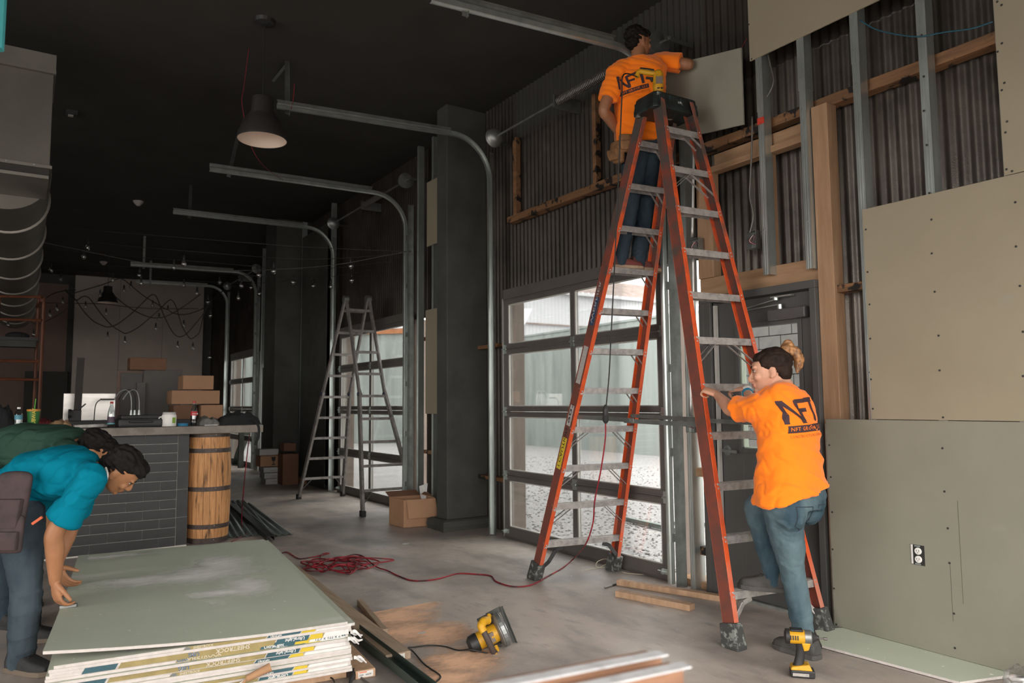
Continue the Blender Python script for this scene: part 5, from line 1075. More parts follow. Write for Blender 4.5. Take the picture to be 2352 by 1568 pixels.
# ---------------------------------------------------------------- string lights
M_wire = pm('dark_string_wire', (.05, .047, .045), .6); M_wirel = pm('grey_steel_wire', (.16, .15, .14), .5, .5); M_bulb = glass('clear_bulb_glass', (.86, .86, .84), .3, .08)
bm0 = None
def bulbs(t, pts, drop=.05, k=1.):
    global bm0
    for p in pts:
        if bm0 is None:
            bm0 = (B().lathe([(.012, -.02), (.02, -.035), (.031, -.06), (.031, -.08), (.02, -.10), (.003, -.108)], (0, 0, 0), (0, 0, 1), 12).build('bulb', M_bulb, t, smooth=45), B().lathe([(.006, .05), (.009, .045), (.017, .02), (.017, -.02), (.012, -.025)], (0, 0, 0), (0, 0, 1), 10).build('socket', M_blackp, None, smooth=45)); g_, s_ = bm0
        else: g_, s_ = bm0[0].copy(), bm0[1].copy(); C.objects.link(g_); C.objects.link(s_); g_.parent = t
        g_.matrix_parent_inverse = ORIG[t].inverted(); g_.location = p-V((0, 0, drop)); s_.parent = g_; s_.matrix_parent_inverse = Matrix(); s_.location = (0, 0, 0)
def string(lab, Z, pts, bl, r_=.004, m=M_wire, k=7, Zb=None):
    W = [p if isinstance(p, V) else at(p[0], p[1], Z if len(p) < 3 else p[2]) for p in pts]; t = thing('string_light', lab, 'string light', W[0][:], 'bulb strings hung across the hall'); B().tube(cr(W, k), r_, 5).build('wire', m, t, smooth=1)
    bulbs(t, [at(b[0], b[1], Z if len(b) < 3 else b[2]) for b in bl]); return t
def T(l_): return [(x/3.7333, 560+y/3.7333) for x, y in l_]
string('highest bulb string across the hall, from the duct to the second glazed door', 9.5, [(93, 514), (250, 532), (450, 548), (700, 567), (945, 578, 9.2)], [(202, 548), (423, 585), (629, 602), (806, 590)])
string('bulb string just below the highest one across the hall', 10.2, [(91, 540), (250, 560), (450, 578), (700, 595), (900, 585, 9.6)], [(193, 570), (400, 595), (595, 612), (808, 624)])
string('third bulb string from the top across the hall', 11., [(88, 570), (250, 585), (450, 600), (700, 618), (900, 600, 10)], [(118, 602), (321, 614), (555, 638), (674, 630), (760, 640)])
string('fourth bulb string from the top across the hall', 12., [(84, 597), (250, 610), (450, 622), (700, 640), (850, 620, 11)], [(82, 620), (260, 627), (325, 634), (548, 668), (596, 658), (720, 640)])
string('lowest straight bulb string across the hall', 13., [(81, 617), (250, 628), (450, 645), (600, 650), (760, 628, 12)], [(140, 626), (423, 640), (453, 658), (505, 633), (577, 645), (478, 678), (484, 709), (482, 805)])
st1 = thing('steel_cable', 'thin pale steel cable sagging across the hall through the bulb strings', 'cable', at(0, 535, 9)[:]); B().tube(cr([at(96, 556, 9.1), at(170, 571, 9.5), at(330, 603, 10), at(470, 618, 10), at(600, 620, 9.8), at(760, 609, 9.4), at(880, 588, 9.2), at(945, 576, 9.1)], 8), .004, 5).build('wire', M_wirel, st1)
Zg = 15.5
string('tangled bulb string looping in three waves before the pale panel', Zg, T([(560, 400), (650, 480), (700, 455), (740, 450), (780, 480), (860, 590), (960, 700), (1040, 750), (1085, 765), (1180, 720), (1280, 640), (1370, 560), (1430, 500), (1470, 480), (1510, 540), (1560, 700), (1620, 800), (1650, 810), (1700, 770), (1720, 720), (1750, 600), (1800, 500)])+[onp(528, 655, 0, 4.25)], T([(735, 490), (1072, 790), (1440, 525), (1655, 845)]), .011, k=4)
string('tangled bulb string with two deep sags before the pale panel', Zg-.15, T([(560, 390), (650, 480), (720, 580), (800, 660), (880, 700), (930, 712), (1000, 690), (1100, 620), (1200, 530), (1280, 450), (1320, 435), (1350, 470), (1400, 600), (1470, 740), (1530, 795), (1600, 770), (1680, 680), (1750, 590), (1800, 480)]), T([(925, 750), (1310, 480), (1525, 830)]), .011, k=4)
string('tangled bulb string sagging right of the far pendant lamp', Zg-.3, T([(640, 420), (860, 355), (960, 320), (1030, 295), (1080, 320), (1140, 370), (1240, 450), (1340, 510), (1480, 590), (1580, 605), (1680, 580), (1750, 550)]), T([(860, 390), (1065, 350), (1125, 315), (1577, 650)]), .011, k=4)
string('tight bulb string crossing level before the pale panel', Zg-.45, T([(380, 505), (650, 510), (900, 515), (1100, 540), (1350, 555), (1700, 555)]), T([(912, 550), (1365, 590)]), .008, k=4)
string('bulb string hanging slack from the far pendant lamp to the right', Zg-.6, T([(980, 445), (1100, 540), (1230, 610), (1340, 637), (1450, 610), (1600, 520), (1720, 430)]), T([(1337, 675)]), .011, k=4)
string('bulb string drooping over the orange scaffold frame', Zg-.75, T([(-20, 585), (70, 610), (200, 575), (330, 510), (450, 430), (560, 400), (650, 395)]), T([(70, 645), (430, 560), (540, 450)]), .011, k=4)
string('bulb string drooping left of the pale panel', Zg-.9, T([(100, 560), (290, 680), (340, 685), (480, 620), (570, 560), (640, 480)]), T([(290, 725), (490, 510)]), .011, k=4)
# ---------------------------------------------------------------- far left
M_or = pm('orange_scaffold_paint', (.13, .04, .016), .5, var=.25, scale=6)
scf = thing('scaffold_frame', 'orange scaffold frame standing far back left of the pale panel', 'scaffold', at(85, 890, 10.9)[:])
for px, z_ in ((96, 10.6), (84, 11.2), (-8, 10.6)):
    p = at(px, 800, z_); B().tube([V((p.x, p.y, 0)), V((p.x, p.y, at(px, 682, z_).z))], .024, 8).build('upright', M_or, scf)
for py in (682, 735, 830, 872):
    B().tube([at(-8, py-2, 10.6), at(96, py, 10.6)], .02, 8).build('cross_tube', M_or, scf)
B().tube([at(96, 690, 10.6), at(84, 705, 11.2)], .02, 8).build('cross_tube', M_or, scf)
q = thing('wall_unit', 'long grey box unit with a dark bundle on top, held in the scaffold', 'unit', at(40, 780, 10.75)[:]); a = at(40, 779, 10.75)
B().box(a, (.50, .25, .045)).build('unit_tray', M_case, q); B().box(a-V((0, 0, .07)), (.46, .22, .09)).build('unit_body', M_dkwall, q); B().ell(a+V((0, 0, .05)), (.15, .1, .06)).build('bundle', M_bcl, q)
pd = tag(B().bx(onp(55, 900, 1, 21.4).x, onp(165, 900, 1, 21.4).x-.1, 21.42, 21.54, 0, onp(55, 852, 1, 21.4).z).build('dark_doorway', M_black, bevel=.01), 'flat black slab for the dark doorway at the back of the hall behind the scaffold', 'door')  # black slab drawn for the doorway
# ---------------------------------------------------------------- electrics on the right wall
M_condt = pm('steel_conduit', (.48, .48, .46), .35, .7, var=.1)
def PX(px, py, x=4.07): return onp(px, py, 0, x)
def outbox(lab, px, py, w_=.07, h_=.105, x=4.08, wires=True):
    p = PX(px, py, x); t = thing('outlet_box', lab, 'outlet box', p[:]); q = B(); d_ = .05
    q.bx(p.x+d_, p.x+d_+.003, p.y-w_/2, p.y+w_/2, p.z-h_/2, p.z+h_/2)
    for s_ in (-1, 1): q.bx(p.x, p.x+d_, p.y+s_*w_/2-.0015, p.y+s_*w_/2+.0015, p.z-h_/2, p.z+h_/2); q.bx(p.x, p.x+d_, p.y-w_/2, p.y+w_/2, p.z+s_*h_/2-.0015, p.z+s_*h_/2+.0015)
    q.build('box_shell', M_galvd, t)
    if wires:
        for j, m_ in enumerate((M_rcord, M_wpap, M_rcord)):
            c_ = p+V((.02, .008*(j-1), 0)); B().tube(cr([c_+V((.03, 0, -.03)), c_+V((-.02, .012, -.01)), c_+V((-.025, -.015, .02)), c_+V((0, -.01, .03)), c_+V((.02, .01, 0))], 5), .0025, 5).build('wire', m_, t)
    return t
outbox('open steel outlet box with red wires hanging beside the marked metal stud', 1725, 550, .075, .12); outbox('open steel outlet box with red wires behind the ladder, above the glazed door top', 1592, 565, .10, .11, 4.05); outbox('open steel outlet box with coiled red wires low by the entrance door frame', 1585, 975, .08, .11, 4.04)
tag(B().tube(cr([PX(1594, 335), PX(1592, 440), PX(1590, 545)], 4), .011, 10).build('conduit', M_condt, smooth=1), 'steel conduit rising from the outlet box behind the ladder', 'conduit')
tag(B().tube(cr([PX(1592, 590), PX(1593, 680), PX(1595, 740), PX(1591, 765), PX(1587, 790), PX(1587, 955)], 5), .011, 10).build('conduit', M_condt, smooth=1), 'steel conduit linking the two outlet boxes by the door frame', 'conduit')
tag(B().tube(cr([PX(1728, 268), PX(1727, 330), PX(1724, 400), PX(1722, 450), PX(1730, 495), PX(1722, 535)], 6), .006, 7).build('flexible_conduit', pm('armoured_cable', (.16, .15, .14), .5, .5), smooth=1), 'thin armoured cable running down to the outlet box at the marked stud', 'cable')
tag(B().tube(cr([PX(1764, 126, 4.1), PX(1772, 160, 4.1), PX(1777, 185, 4.1), PX(1768, 212, 4.1), PX(1750, 238, 4.1)], 6), .005, 7).build('flexible_conduit', MATS['armoured_cable'], smooth=1), 'armoured cable curving out below the upper wall board', 'cable')
tag(B().tube(cr([PX(1975, 46, 4.055), PX(2010, 67, 4.055), PX(2060, 79, 4.055), PX(2110, 84, 4.053), PX(2170, 74, 4.055), PX(2230, 66, 4.055), PX(2280, 50, 4.055)], 6), .004, 6).build('blue_cable', pm('blue_cable_sheath', (.02, .09, .13), .5), smooth=1), 'blue cable sagging across the upper metal studs', 'cable')
# socket in the lowest wall board
p = PX(2108, 1274, WX); t = thing('wall_socket', 'white double wall socket in a cut hole of the lowest wall board', 'socket', p[:])
B().bx(WX-.0015, WX+.02, p.y-.037, p.y+.037, p.z-.053, p.z+.053).build('socket_hole', M_blackp, t); B().bx(WX-.004, WX, p.y+.024, p.y+.034, p.z-.05, p.z+.052).build('box_edge', M_wpap, t)
for s_ in (-1, 1):
    c_ = V((WX-.004, p.y-.006, p.z+s_*.0215)); k = B().lathe([(.0185, 0), (.0185, .005), (.016, .007)], c_, (-1, 0, 0), 16).build('receptacle', M_white, t); q = B()
    for o_ in (-.006, .006): q.bx(WX-.0125, WX-.011, c_.y+o_-.001, c_.y+o_+.001, c_.z-.002, c_.z+.007)
    q.lathe([(.0022, 0), (.0022, .0015)], c_+V((-.0072, 0, -.008)), (-1, 0, 0), 8); q.build('socket_slot', M_dark, k)
q = B()
for s_ in (-1, 1): q.bx(WX-.003, WX-.001, p.y-.015, p.y+.015, p.z+s_*.047-.004, p.z+s_*.047+.004)
q.build('mounting_ear', M_galv, t)
# ---------------------------------------------------------------- people
def lerpl(a, b, t): return a+(b-a)*t
def limb(mb, pts, rs, k=5, n=14):
    P = cr(pts, k); rr = []; m = len(pts)
    for i in range(len(P)):
        u = i/k; j = min(int(u), m-2); t = u-j; t = t*t*(3-2*t)*.5+t*.5; rr.append(lerpl(rs[j], rs[j+1], t))
    mb.tube(P, rr, n); mb.ell(P[0], (rs[0],)*3, None, 12, 8); mb.ell(P[-1], (rs[-1],)*3, None, 12, 8)
def ring(c, s, f, a, b, n=24, e=.85):
    o = []
    for k in range(n):
        t = 2*math.pi*k/n; x, y = math.cos(t), math.sin(t); o.append(c + s*a*math.copysign(abs(x)**e, x) + f*b*math.copysign(abs(y)**e, y))
    return o
def fuse(mb, name, mat, parent, voxel=.006, it=4, wr=None, fac=.5):
    o = mb.build('tmp', mat, None); r_ = o.modifiers.new('r', 'REMESH'); r_.mode = 'VOXEL'; r_.voxel_size = voxel
    s_ = o.modifiers.new('s', 'SMOOTH'); s_.iterations = it; s_.factor = fac
    dg = bpy.context.evaluated_depsgraph_get(); me = bpy.data.meshes.new_from_object(o.evaluated_get(dg)); bpy.data.objects.remove(o)
    if wr:
        nn = [v.normal.copy() for v in me.vertices]
        for v, n_ in zip(me.vertices, nn): v.co += n_*wr(v.co)
    me.name = name; me.materials.clear(); me.materials.append(mat); me.shade_smooth(); ob = bpy.data.objects.new(name, me); link(ob, parent); return ob
def hand(mb, W, d, nrm, th, curl=(.5, .6, .5), s=1., spread=.05, thumb=(.6, .75, -.25)):
    d = d.normalized(); nrm = (nrm-d*nrm.dot(d)).normalized(); th = (th-d*th.dot(d)-nrm*th.dot(nrm)).normalized()
    mb.loft([ring(W+d*x*s+nrm*z*s, th, nrm, a*s, b*s, 12) for x, z, a, b in ((-.02, 0, .026, .019), (.0, .0, .027, .018), (.03, .002, .036, .017), (.065, .002, .041, .015), (.088, 0, .038, .012), (.096, 0, .03, .008))])
    for off, ln, r_ in ((.030, .072, .0088), (.010, .080, .009), (-.010, .074, .0086), (-.029, .057, .0076)):
        p = W+d*.086*s+th*off*s; a = 0; pts = [W+d*.05*s+th*off*.9*s, p]; rs = [r_*s, r_*1.08*s]
        for j, fr in enumerate((.45, .32, .25)):
            a += curl[j]; dd = d*math.cos(a)-nrm*math.sin(a)+th*off*spread*4; p = p+dd.normalized()*ln*fr*s; pts.append(p); rs.append(r_*(1-.1*j)*s)
        limb(mb, pts, rs, 3, 8)
    b0 = W+d*.02*s+th*.024*s; dv = (d*thumb[0]+th*thumb[1]+nrm*thumb[2]).normalized(); dv2 = (dv+d*.35-th*.25-nrm*.25).normalized()
    limb(mb, [b0, b0+dv*.038*s, b0+dv*.038*s+dv2*.03*s, b0+dv*.038*s+dv2*.055*s], [.015*s, .0125*s, .011*s, .009*s], 3, 8)
def head_pieces(mb, c, F, U, s=1., jaw=1.):
    F = F.normalized(); U = (U-F*U.dot(F)).normalized(); X = F.cross(U); Rm = Matrix((X, F, U)).transposed(); q = lambda x, y, z: c+(X*x+F*y+U*z)*s
    mb.ell(q(0, -.012, .035), (.074*s, .094*s, .082*s), Rm, 20, 14)
    mb.loft([ring(q(0, y, z), X, F, a*s, b*s, 20, .95) for z, y, a, b in ((.06, .012, .066, .076), (.03, .016, .067, .077), (0, .018, .067, .075), (-.03, .022, .063, .071), (-.06, .03, .054*jaw, .061), (-.085, .04, .042*jaw, .047), (-.105, .048, .025*jaw, .030))])
    mb.tube([q(0, .088, .024), q(0, .098, .0), q(0, .112, -.022), q(0, .109, -.034), q(0, .094, -.04)], [.007*s, .008*s, .011*s, .012*s, .008*s], 10)
    for x in (-1, 1):
        mb.ell(q(.012*x, .098, -.033), (.008*s, .009*s, .007*s), Rm, 8, 6); mb.ell(q(.036*x, .073, -.02), (.026*s, .02*s, .024*s), Rm, 10, 8)
        mb.ell(q(.033*x, .082, .034), (.024*s, .012*s, .008*s), Rm, 10, 7); mb.ell(q(.072*x, -.008, -.004), (.009*s, .020*s, .032*s), Rm @ Matrix.Rotation(.35*x, 3, 'Z') @ Matrix.Rotation(-.2, 3, 'X'), 12, 9)
        mb.ell(q(.070*x, -.0, -.03), (.008*s, .011*s, .012*s), Rm, 8, 6)
    mb.ell(q(0, .094, -.056), (.021*s, .010*s, .006*s), Rm, 12, 7); mb.ell(q(0, .092, -.068), (.019*s, .010*s, .007*s), Rm, 12, 7); mb.ell(q(0, .084, -.094), (.02*s, .015*s, .013*s), Rm, 10, 8)
    return q, X, F, U, Rm
M_eye = pm('eye_white', (.42, .38, .35), .25, var=.03); M_iris = pm('dark_iris', (.02, .012, .008), .2)
def face_parts(q, X, F, U, Rm, s, par, hairm, lipm):
    for x in (-1, 1):
        e = B().ell(q(.031*x, .0785, .013), (.0105*s, .011*s, .0058*s), Rm, 12, 8).build('eye', M_eye, par, smooth=1); B().ell(q(.031*x, .0865, .012), (.0052*s, .0045*s, .0054*s), Rm, 10, 6).build('iris', M_iris, e, smooth=1)
        B().tube([q(.013*x, .094, .033), q(.03*x, .0945, .040), q(.05*x, .080, .034)], [.0028*s, .0036*s, .0018*s], 6).build('eyebrow', hairm, par)
        B().tube([q(.018*x, .088, .019), q(.031*x, .0915, .0225), q(.045*x, .083, .018)], [.0014*s, .0022*s, .0014*s], 5).build('eyelashes', hairm, par)
    mo = B(); mo.ell(q(0, .0985, -.0565), (.020*s, .0075*s, .0042*s), Rm, 12, 6); mo.ell(q(0, .0965, -.067), (.018*s, .0075*s, .0052*s), Rm, 12, 6); mo.build('lips', lipm, par, smooth=1)
def skinmat(name, c): return pm(name, c, .5, var=.10, scale=14, spec=.4)
def wrinkle(amp, dirv, sc=14., seed=0., amp2=0.):
    dirv = V(dirv).normalized()
    def f(p):
        w_ = V((p.x, p.y, p.z)); along = w_.dot(dirv); q = w_-dirv*along*.84
        a = noise.noise(q*sc*.55+V((seed, 0, 0))); b = noise.noise(q*sc*1.3+V((0, seed, 3)))
        return amp*((1-min(1, abs(a)*2.8))**1.4*.9-(1-min(1, abs(b)*3))**1.5*.5+b*.35)+amp2*noise.noise(w_*sc*3)
    return f
def make_person(name_lab, J, skin, shirt_m, pants_m, shoe_m, hair_m, sz=1., woman=False, seed=1., sleeve=.78, lipm=None, hands=None, shoulder=.19, hem=.06, arms=True, sole_m=None, tail=None, girth=1.):
    root = thing('person', name_lab, 'person', J['root'][:])
    P, S_, N_, Hc = J['pelvis'], J['chest'], J['neck'], J['head']; fp, fc = J['fp'].normalized(), J['fc'].normalized()
    up0 = (S_-P).normalized(); wv = lambda f, u: (f-u*f.dot(u)).normalized()
    mid = J.get('waist', P.lerp(S_, .45)+(-wv(fp, up0))*.0)
    # spine samples: position, facing, half width, half depth
    HW = (.168, .186, .158, .165, .150, .085, .058) if woman else (.150, .168, .158, .180, .172, .095, .06)
    HD = (.115, .128, .108, .115, .085, .065, .056) if woman else (.105, .118, .108, .122, .095, .072, .06)
    HW = [h*girth for h in HW]; HD = [h*girth for h in HD]
    pu = J.get('pup', up0)
    sp_ = [P-pu*.09, P, mid, mid.lerp(S_, .6), S_-(N_-S_).normalized()*.005, S_.lerp(N_, .62), N_]
    spn = cr(sp_, 4); body = B(); rings = []; shir = []
    for i, p in enumerate(spn):
        u = i/4; j = min(int(u), 5); t = u-j; d = (spn[min(i+1, len(spn)-1)]-spn[max(i-1, 0)]).normalized()
        if i < 4: d = pu
        f = fp.lerp(fc, min(1, u/3.5)); f = wv(f, d); s_ = d.cross(f); a, b = lerpl(HW[j], HW[j+1], t)*sz, lerpl(HD[j], HD[j+1], t)*sz
        rings.append(ring(p, s_, f, a*.93, b*.93)); shir.append((p, s_, f, a, b, u, d))
    body.loft(rings)
    # neck and head
    limb(body, [N_-(Hc-N_)*.15, N_.lerp(Hc, .45), Hc-J['hf']*.01*sz], [.058*sz, .052*sz, .050*sz])
    q, X, F, U, Rm = head_pieces(body, Hc, J['hf'], J['hu'], sz*(1.02 if woman else .97), .94 if woman else 1.0)
    # limbs
    for k in 'LR':
        if arms: limb(body, [J['sh'+k], J['sh'+k].lerp(J['el'+k], .5), J['el'+k], J['el'+k].lerp(J['wr'+k], .35), J['wr'+k]], [r_*sz*(.86 if woman else 1) for r_ in (.056, .050, .042, .044, .028)])
        if arms and hands and hands.get(k): hd = hands[k]; hand(body, J['wr'+k], hd['d'], hd['n'], hd['t'], hd.get('curl', (.5, .6, .5)), sz*(.92 if woman else 1.02), thumb=hd.get('thumb', (.6, .75, -.25)))
        limb(body, [J['hi'+k], J['hi'+k].lerp(J['kn'+k], .5), J['kn'+k], J['kn'+k].lerp(J['an'+k], .35), J['an'+k]], [r_*sz for r_ in (.085, .072, .050, .052, .036)])
        limb(body, [J['an'+k], J['an'+k]+J['to'+k].normalized()*.10*sz-V((0, 0, .062))], [.033*sz, .020*sz])
    bodyo = fuse(body, 'body', skin, root, .005, 4)
    face_parts(q, X, F, U, Rm, sz*(1.02 if woman else .97), bodyo, hair_m, lipm or skin)
    # shirt
    sh = B(); R_ = []; h0 = shir[0]
    pd = -pu
    for (p, s_, f, a, b, u, d) in shir:
        if u < (.35 if hem < .05 else 1.1): continue
        if u > 5.3: break
        k_ = 1.10+.02*math.sin(u*2); R_.append(ring(p, s_, f, a*k_+.006, b*k_+.010))
    if hem >= .05: p, s_, f, a, b, u, d = shir[4]; R_.insert(0, [v_-pu*(hem-.1+J.get('hemtilt', 0)*(v_-p).dot(s_)) for v_ in ring(p, s_, f, a*1.12+.012, b*1.12+.016)])
    sh.loft(R_)
    for k in 'LR':
        e = J['sh'+k].lerp(J['el'+k], sleeve); limb(sh, [S_.lerp(J['sh'+k], .55), J['sh'+k], J['sh'+k].lerp(e, .5)], [.075*sz, .072*sz, .070*sz])
        sh.tube(cr([J['sh'+k], J['sh'+k].lerp(e, .5), e], 4), [lerpl(.070, .074, i/8)*sz for i in range(9)], 16)
    sho = fuse(sh, 'shirt', shirt_m, bodyo, .007, 5, wrinkle(.015, up0.cross(fc)+up0*.35, 12, seed, .0012))
    # trousers
    pt = B(); pt.loft([ring(p, s_, f, a*1.03+.004, b*1.03+.006) for (p, s_, f, a, b, u, d) in shir[:7]])
    for k in 'LR':
        A = J['an'+k]; K = J['kn'+k]; limb(pt, [J['hi'+k], J['hi'+k].lerp(K, .5), K, K.lerp(A, .4), A-(K-A).normalized()*J.get('cuff', .035)], [r_*sz for r_ in ((.112, .090, .064, .062, .050) if woman else (.110, .092, .070, .070, .058))])
        if woman: pt.ell(J['hi'+k]-fp*.045-V((0, 0, .045)), (.092*sz, .09*sz, .10*sz), None, 16, 12)
    pto = fuse(pt, 'jeans', pants_m, bodyo, .007, 5, wrinkle(.0055, (1, .4, .15), 17, seed+5, .001))
    # shoes
    for k in 'LR':
        A = J['an'+k]; td = J['to'+k].normalized(); tu = J.get('su'+k, V((0, 0, 1))); sd = td.cross(tu).normalized(); zb = A-tu*.085*sz; u_ = B(); L_ = .265*sz
        prof = ((-.075, .036, .055), (-.06, .040, .10), (-.01, .042, .105), (.05, .046, .075), (.11, .050, .055), (.16, .043, .045), (.185, .022, .03))
        bt = J.get('boot', 0)
        limb(u_, [zb+tu*.06, zb+tu*.105], [.044*sz, .047*sz])
        if bt: limb(u_, [zb+tu*.06-td*.01, zb+tu*(.10+bt)-td*.015], [.052*sz, .060*sz])
        u_.loft([[zb+td*x*sz+sd*w_*c_*sz+tu*(.016+h*z_)*sz for c_, z_ in ((-1, 0), (-1, .55), (-.75, .9), (0, 1), (.75, .9), (1, .55), (1, 0))] for x, w_, h in prof])
        so = fuse(u_, 'shoe', shoe_m, bodyo, .006, 3)
        o_ = B(); pl = [zb+td*x*sz+sd*w_*sz for x, w_ in ((-.085, -.02), (-.07, -.043), (-.01, -.047), (.06, -.05), (.12, -.055), (.17, -.044), (.197, -.015), (.197, .015), (.17, .044), (.12, .055), (.06, .05), (-.01, .047), (-.07, .043), (-.085, .02))]
        o_.prism(pl, tu*.026*sz); o_.build('sole', sole_m or shoe_m, so, bevel=.005)
        lc = B()
        for i in range(4): x = .02+.022*i; hh = (.112-.0125*i-.1*(x-.02)**1.0)*sz; lc.bar(zb+td*x*sz-sd*.022*sz+tu*hh, zb+td*(x+.008)*sz+sd*.022*sz+tu*hh, .006, .005, td)
        lc.build('laces', shoe_m, so)
    # hair
    hs = sz*(1.02 if woman else .95); hb = B(); hb.ell(q(0, -.026, .050), (.083*hs, .100*hs, .084*hs), Rm, 40, 28)
    hb.ell(q(0, -.062, -.0), (.066*hs, .052*hs, .070*hs), Rm, 24, 16)
    if woman:
        hb.ell(q(0, .022, .080), (.064*hs, .058*hs, .036*hs), Rm, 24, 16)
        for x in (-1, 1): hb.ell(q(.060*x, .004, .048), (.020*hs, .046*hs, .040*hs), Rm @ Matrix.Rotation(.5, 3, 'X'), 18, 12)
    else: hb.ell(q(0, .045, .088), (.060*hs, .055*hs, .042*hs), Rm, 24, 16)
    def hw(p):
        v = V(p)-q(0, -.026, .05); l_ = V((v.dot(X), v.dot(F)*.35, v.dot(U))); return (.0035 if woman else .012)*noise.noise(l_*(90 if woman else 55)+V((seed, 0, 0)))+.003*noise.noise(V(p)*60)
    hro = fuse(hb, 'hair', hair_m, bodyo, .005, 2, hw)
    return dict(root=root, body=bodyo, shirt=sho, jeans=pto, hair=hro, q=q, X=X, F=F, U=U, Rm=Rm, up=up0, shir=shir)
def bvh_of(o): me = o.data; return BVHTree.FromPolygons([v.co.copy() for v in me.vertices], [tuple(p.vertices) for p in me.polygons])
def project(o_shirt, pieces, org, xd, yd, name, mat, parent, off=.003):
    """flat print (2D polygons in metres) pressed onto the cloth from outside"""
    bv = bvh_of(o_shirt); n = xd.cross(yd).normalized(); q = B()
    for vs, fs in pieces:
        out = []
        for x, y in vs:
            p = org+xd*x+yd*y+n*.35; h = bv.ray_cast(p, -n); 
            out.append((h[0] if h[0] is not None else p-n*.42)+n*off)
        q.add(out, fs)
    return q.build(name, mat, parent, fix=False)
def stroke(x0, y0, x1, y1, w0, w1=None, n=8, horiz=False, m=3):
    w1 = w0 if w1 is None else w1; vs = []; fs = []
    for i in range(n+1):
        t = i/n; cx, cy, w_ = lerpl(x0, x1, t), lerpl(y0, y1, t), lerpl(w0, w1, t)
        for j in range(m+1): e = (j/m-.5)*w_; vs.append((cx, cy+e) if horiz else (cx+e, cy))
    for i in range(n):
        for j in range(m): fs.append((i*(m+1)+j, i*(m+1)+j+1, (i+1)*(m+1)+j+1, (i+1)*(m+1)+j))
    return vs, fs
def text2d(s, x, y, size, sx=1.):
    cu = bpy.data.curves.new('txt', 'FONT'); cu.body = s; cu.size = size; cu.resolution_u = 1; cu.space_character = 1.15; t = bpy.data.objects.new('txt', cu); C.objects.link(t)
    me = bpy.data.meshes.new_from_object(t.evaluated_get(bpy.context.evaluated_depsgraph_get())); bpy.data.objects.remove(t)
    return [(x+v.co.x*sx, y+v.co.y) for v in me.vertices], [tuple(p.vertices) for p in me.polygons]
M_print = pm('dark_plum_print', (.045, .022, .028), .8, var=.1, scale=40); M_hivis = pm('orange_cotton', (.98, .215, .012), .85, var=.04, scale=5, bump=.15, bscale=260, spec=.1)
M_hivis.node_tree.nodes['Principled BSDF'].inputs['Sheen Weight'].default_value = .2
def nft_logo(per, org, xd, yd, s=1.):
    K = lambda l_: [([(a*s, b*s) for a, b in v], f) for v, f in l_]
    st = [stroke(-.115, -.055, -.118, .062, .022), stroke(-.118, .062, -.022, -.055, .021, .026), stroke(-.022, -.045, -.034, .06, .022, .020), stroke(-.036, .054, .036, .054, .020, horiz=True), stroke(-.024, .008, .030, .008, .019, horiz=True), stroke(.036, .056, .124, .056, .022, horiz=True), stroke(.086, .05, .094, -.052, .024)]
    lo = project(per['shirt'], K(st), org, xd, yd, 'shirt_print', M_print, per['shirt'])
    project(per['shirt'], K([stroke(-.115, -.082, .135, -.082, .036, n=16, horiz=True)]), org, xd, yd, 'print_bar', M_print, lo)
    project(per['shirt'], K([text2d('NFT GROUP, LLC', -.105, -.0905, .027, .98)]), org, xd, yd, 'print_lettering', M_hivis, lo, .0045)
    project(per['shirt'], K([text2d('CONSTRUCTION SERVICES', -.112, -.126, .0215, .86)]), org, xd, yd, 'print_lettering', pm('faint_plum_print', (.30, .085, .02), .8, var=.1, scale=40), lo)
def denim(name, c1, c2, sc=3.):
    m = pm(name, c1, .85, scale=sc, col2=c2, mix=(.38, .66), bump=.3, bscale=300, detail=9, spec=.15, st=(1.4, 1.4, .7)); return m
M_jw = denim('blue_denim', (.12, .175, .195), (.034, .062, .084)); M_jt = denim('dusty_denim', (.06, .082, .098), (.022, .034, .046)); over(M_jt, (.26, .28, .29), 5, .64, .82, st=(1, 1, .8), detail=8, w4=4); M_jd = denim('dark_denim', (.045, .066, .085), (.02, .03, .042))
M_skw = skinmat('fair_skin', (.56, .29, .19)); M_skb = skinmat('brown_skin', (.34, .155, .075)); M_skb2 = skinmat('tan_skin', (.30, .135, .07))
M_lip = pm('lip_pink', (.40, .13, .10), .45); M_lipb = pm('lip_brown', (.22, .08, .055), .45)
M_hrd = pm('dark_brown_hair', (.026, .015, .011), .7, scale=40, col2=(.013, .008, .006), st=(1, 1, .3), spec=.15); M_hrk = pm('black_hair', (.009, .0075, .007), .75, scale=40, col2=(.014, .012, .011), spec=.12); M_hrl = pm('light_brown_hair', (.42, .20, .075), .45, scale=60, col2=(.13, .06, .03), mix=(.35, .65), st=(1, 1, .4))
M_shoe = pm('worn_black_shoe', (.06, .057, .053), .75, var=.3, scale=20); M_sole = pm('dark_grey_sole', (.075, .07, .065), .8, var=.2, scale=20)
DN = V((0, 0, -1)); UP = V((0, 0, 1))
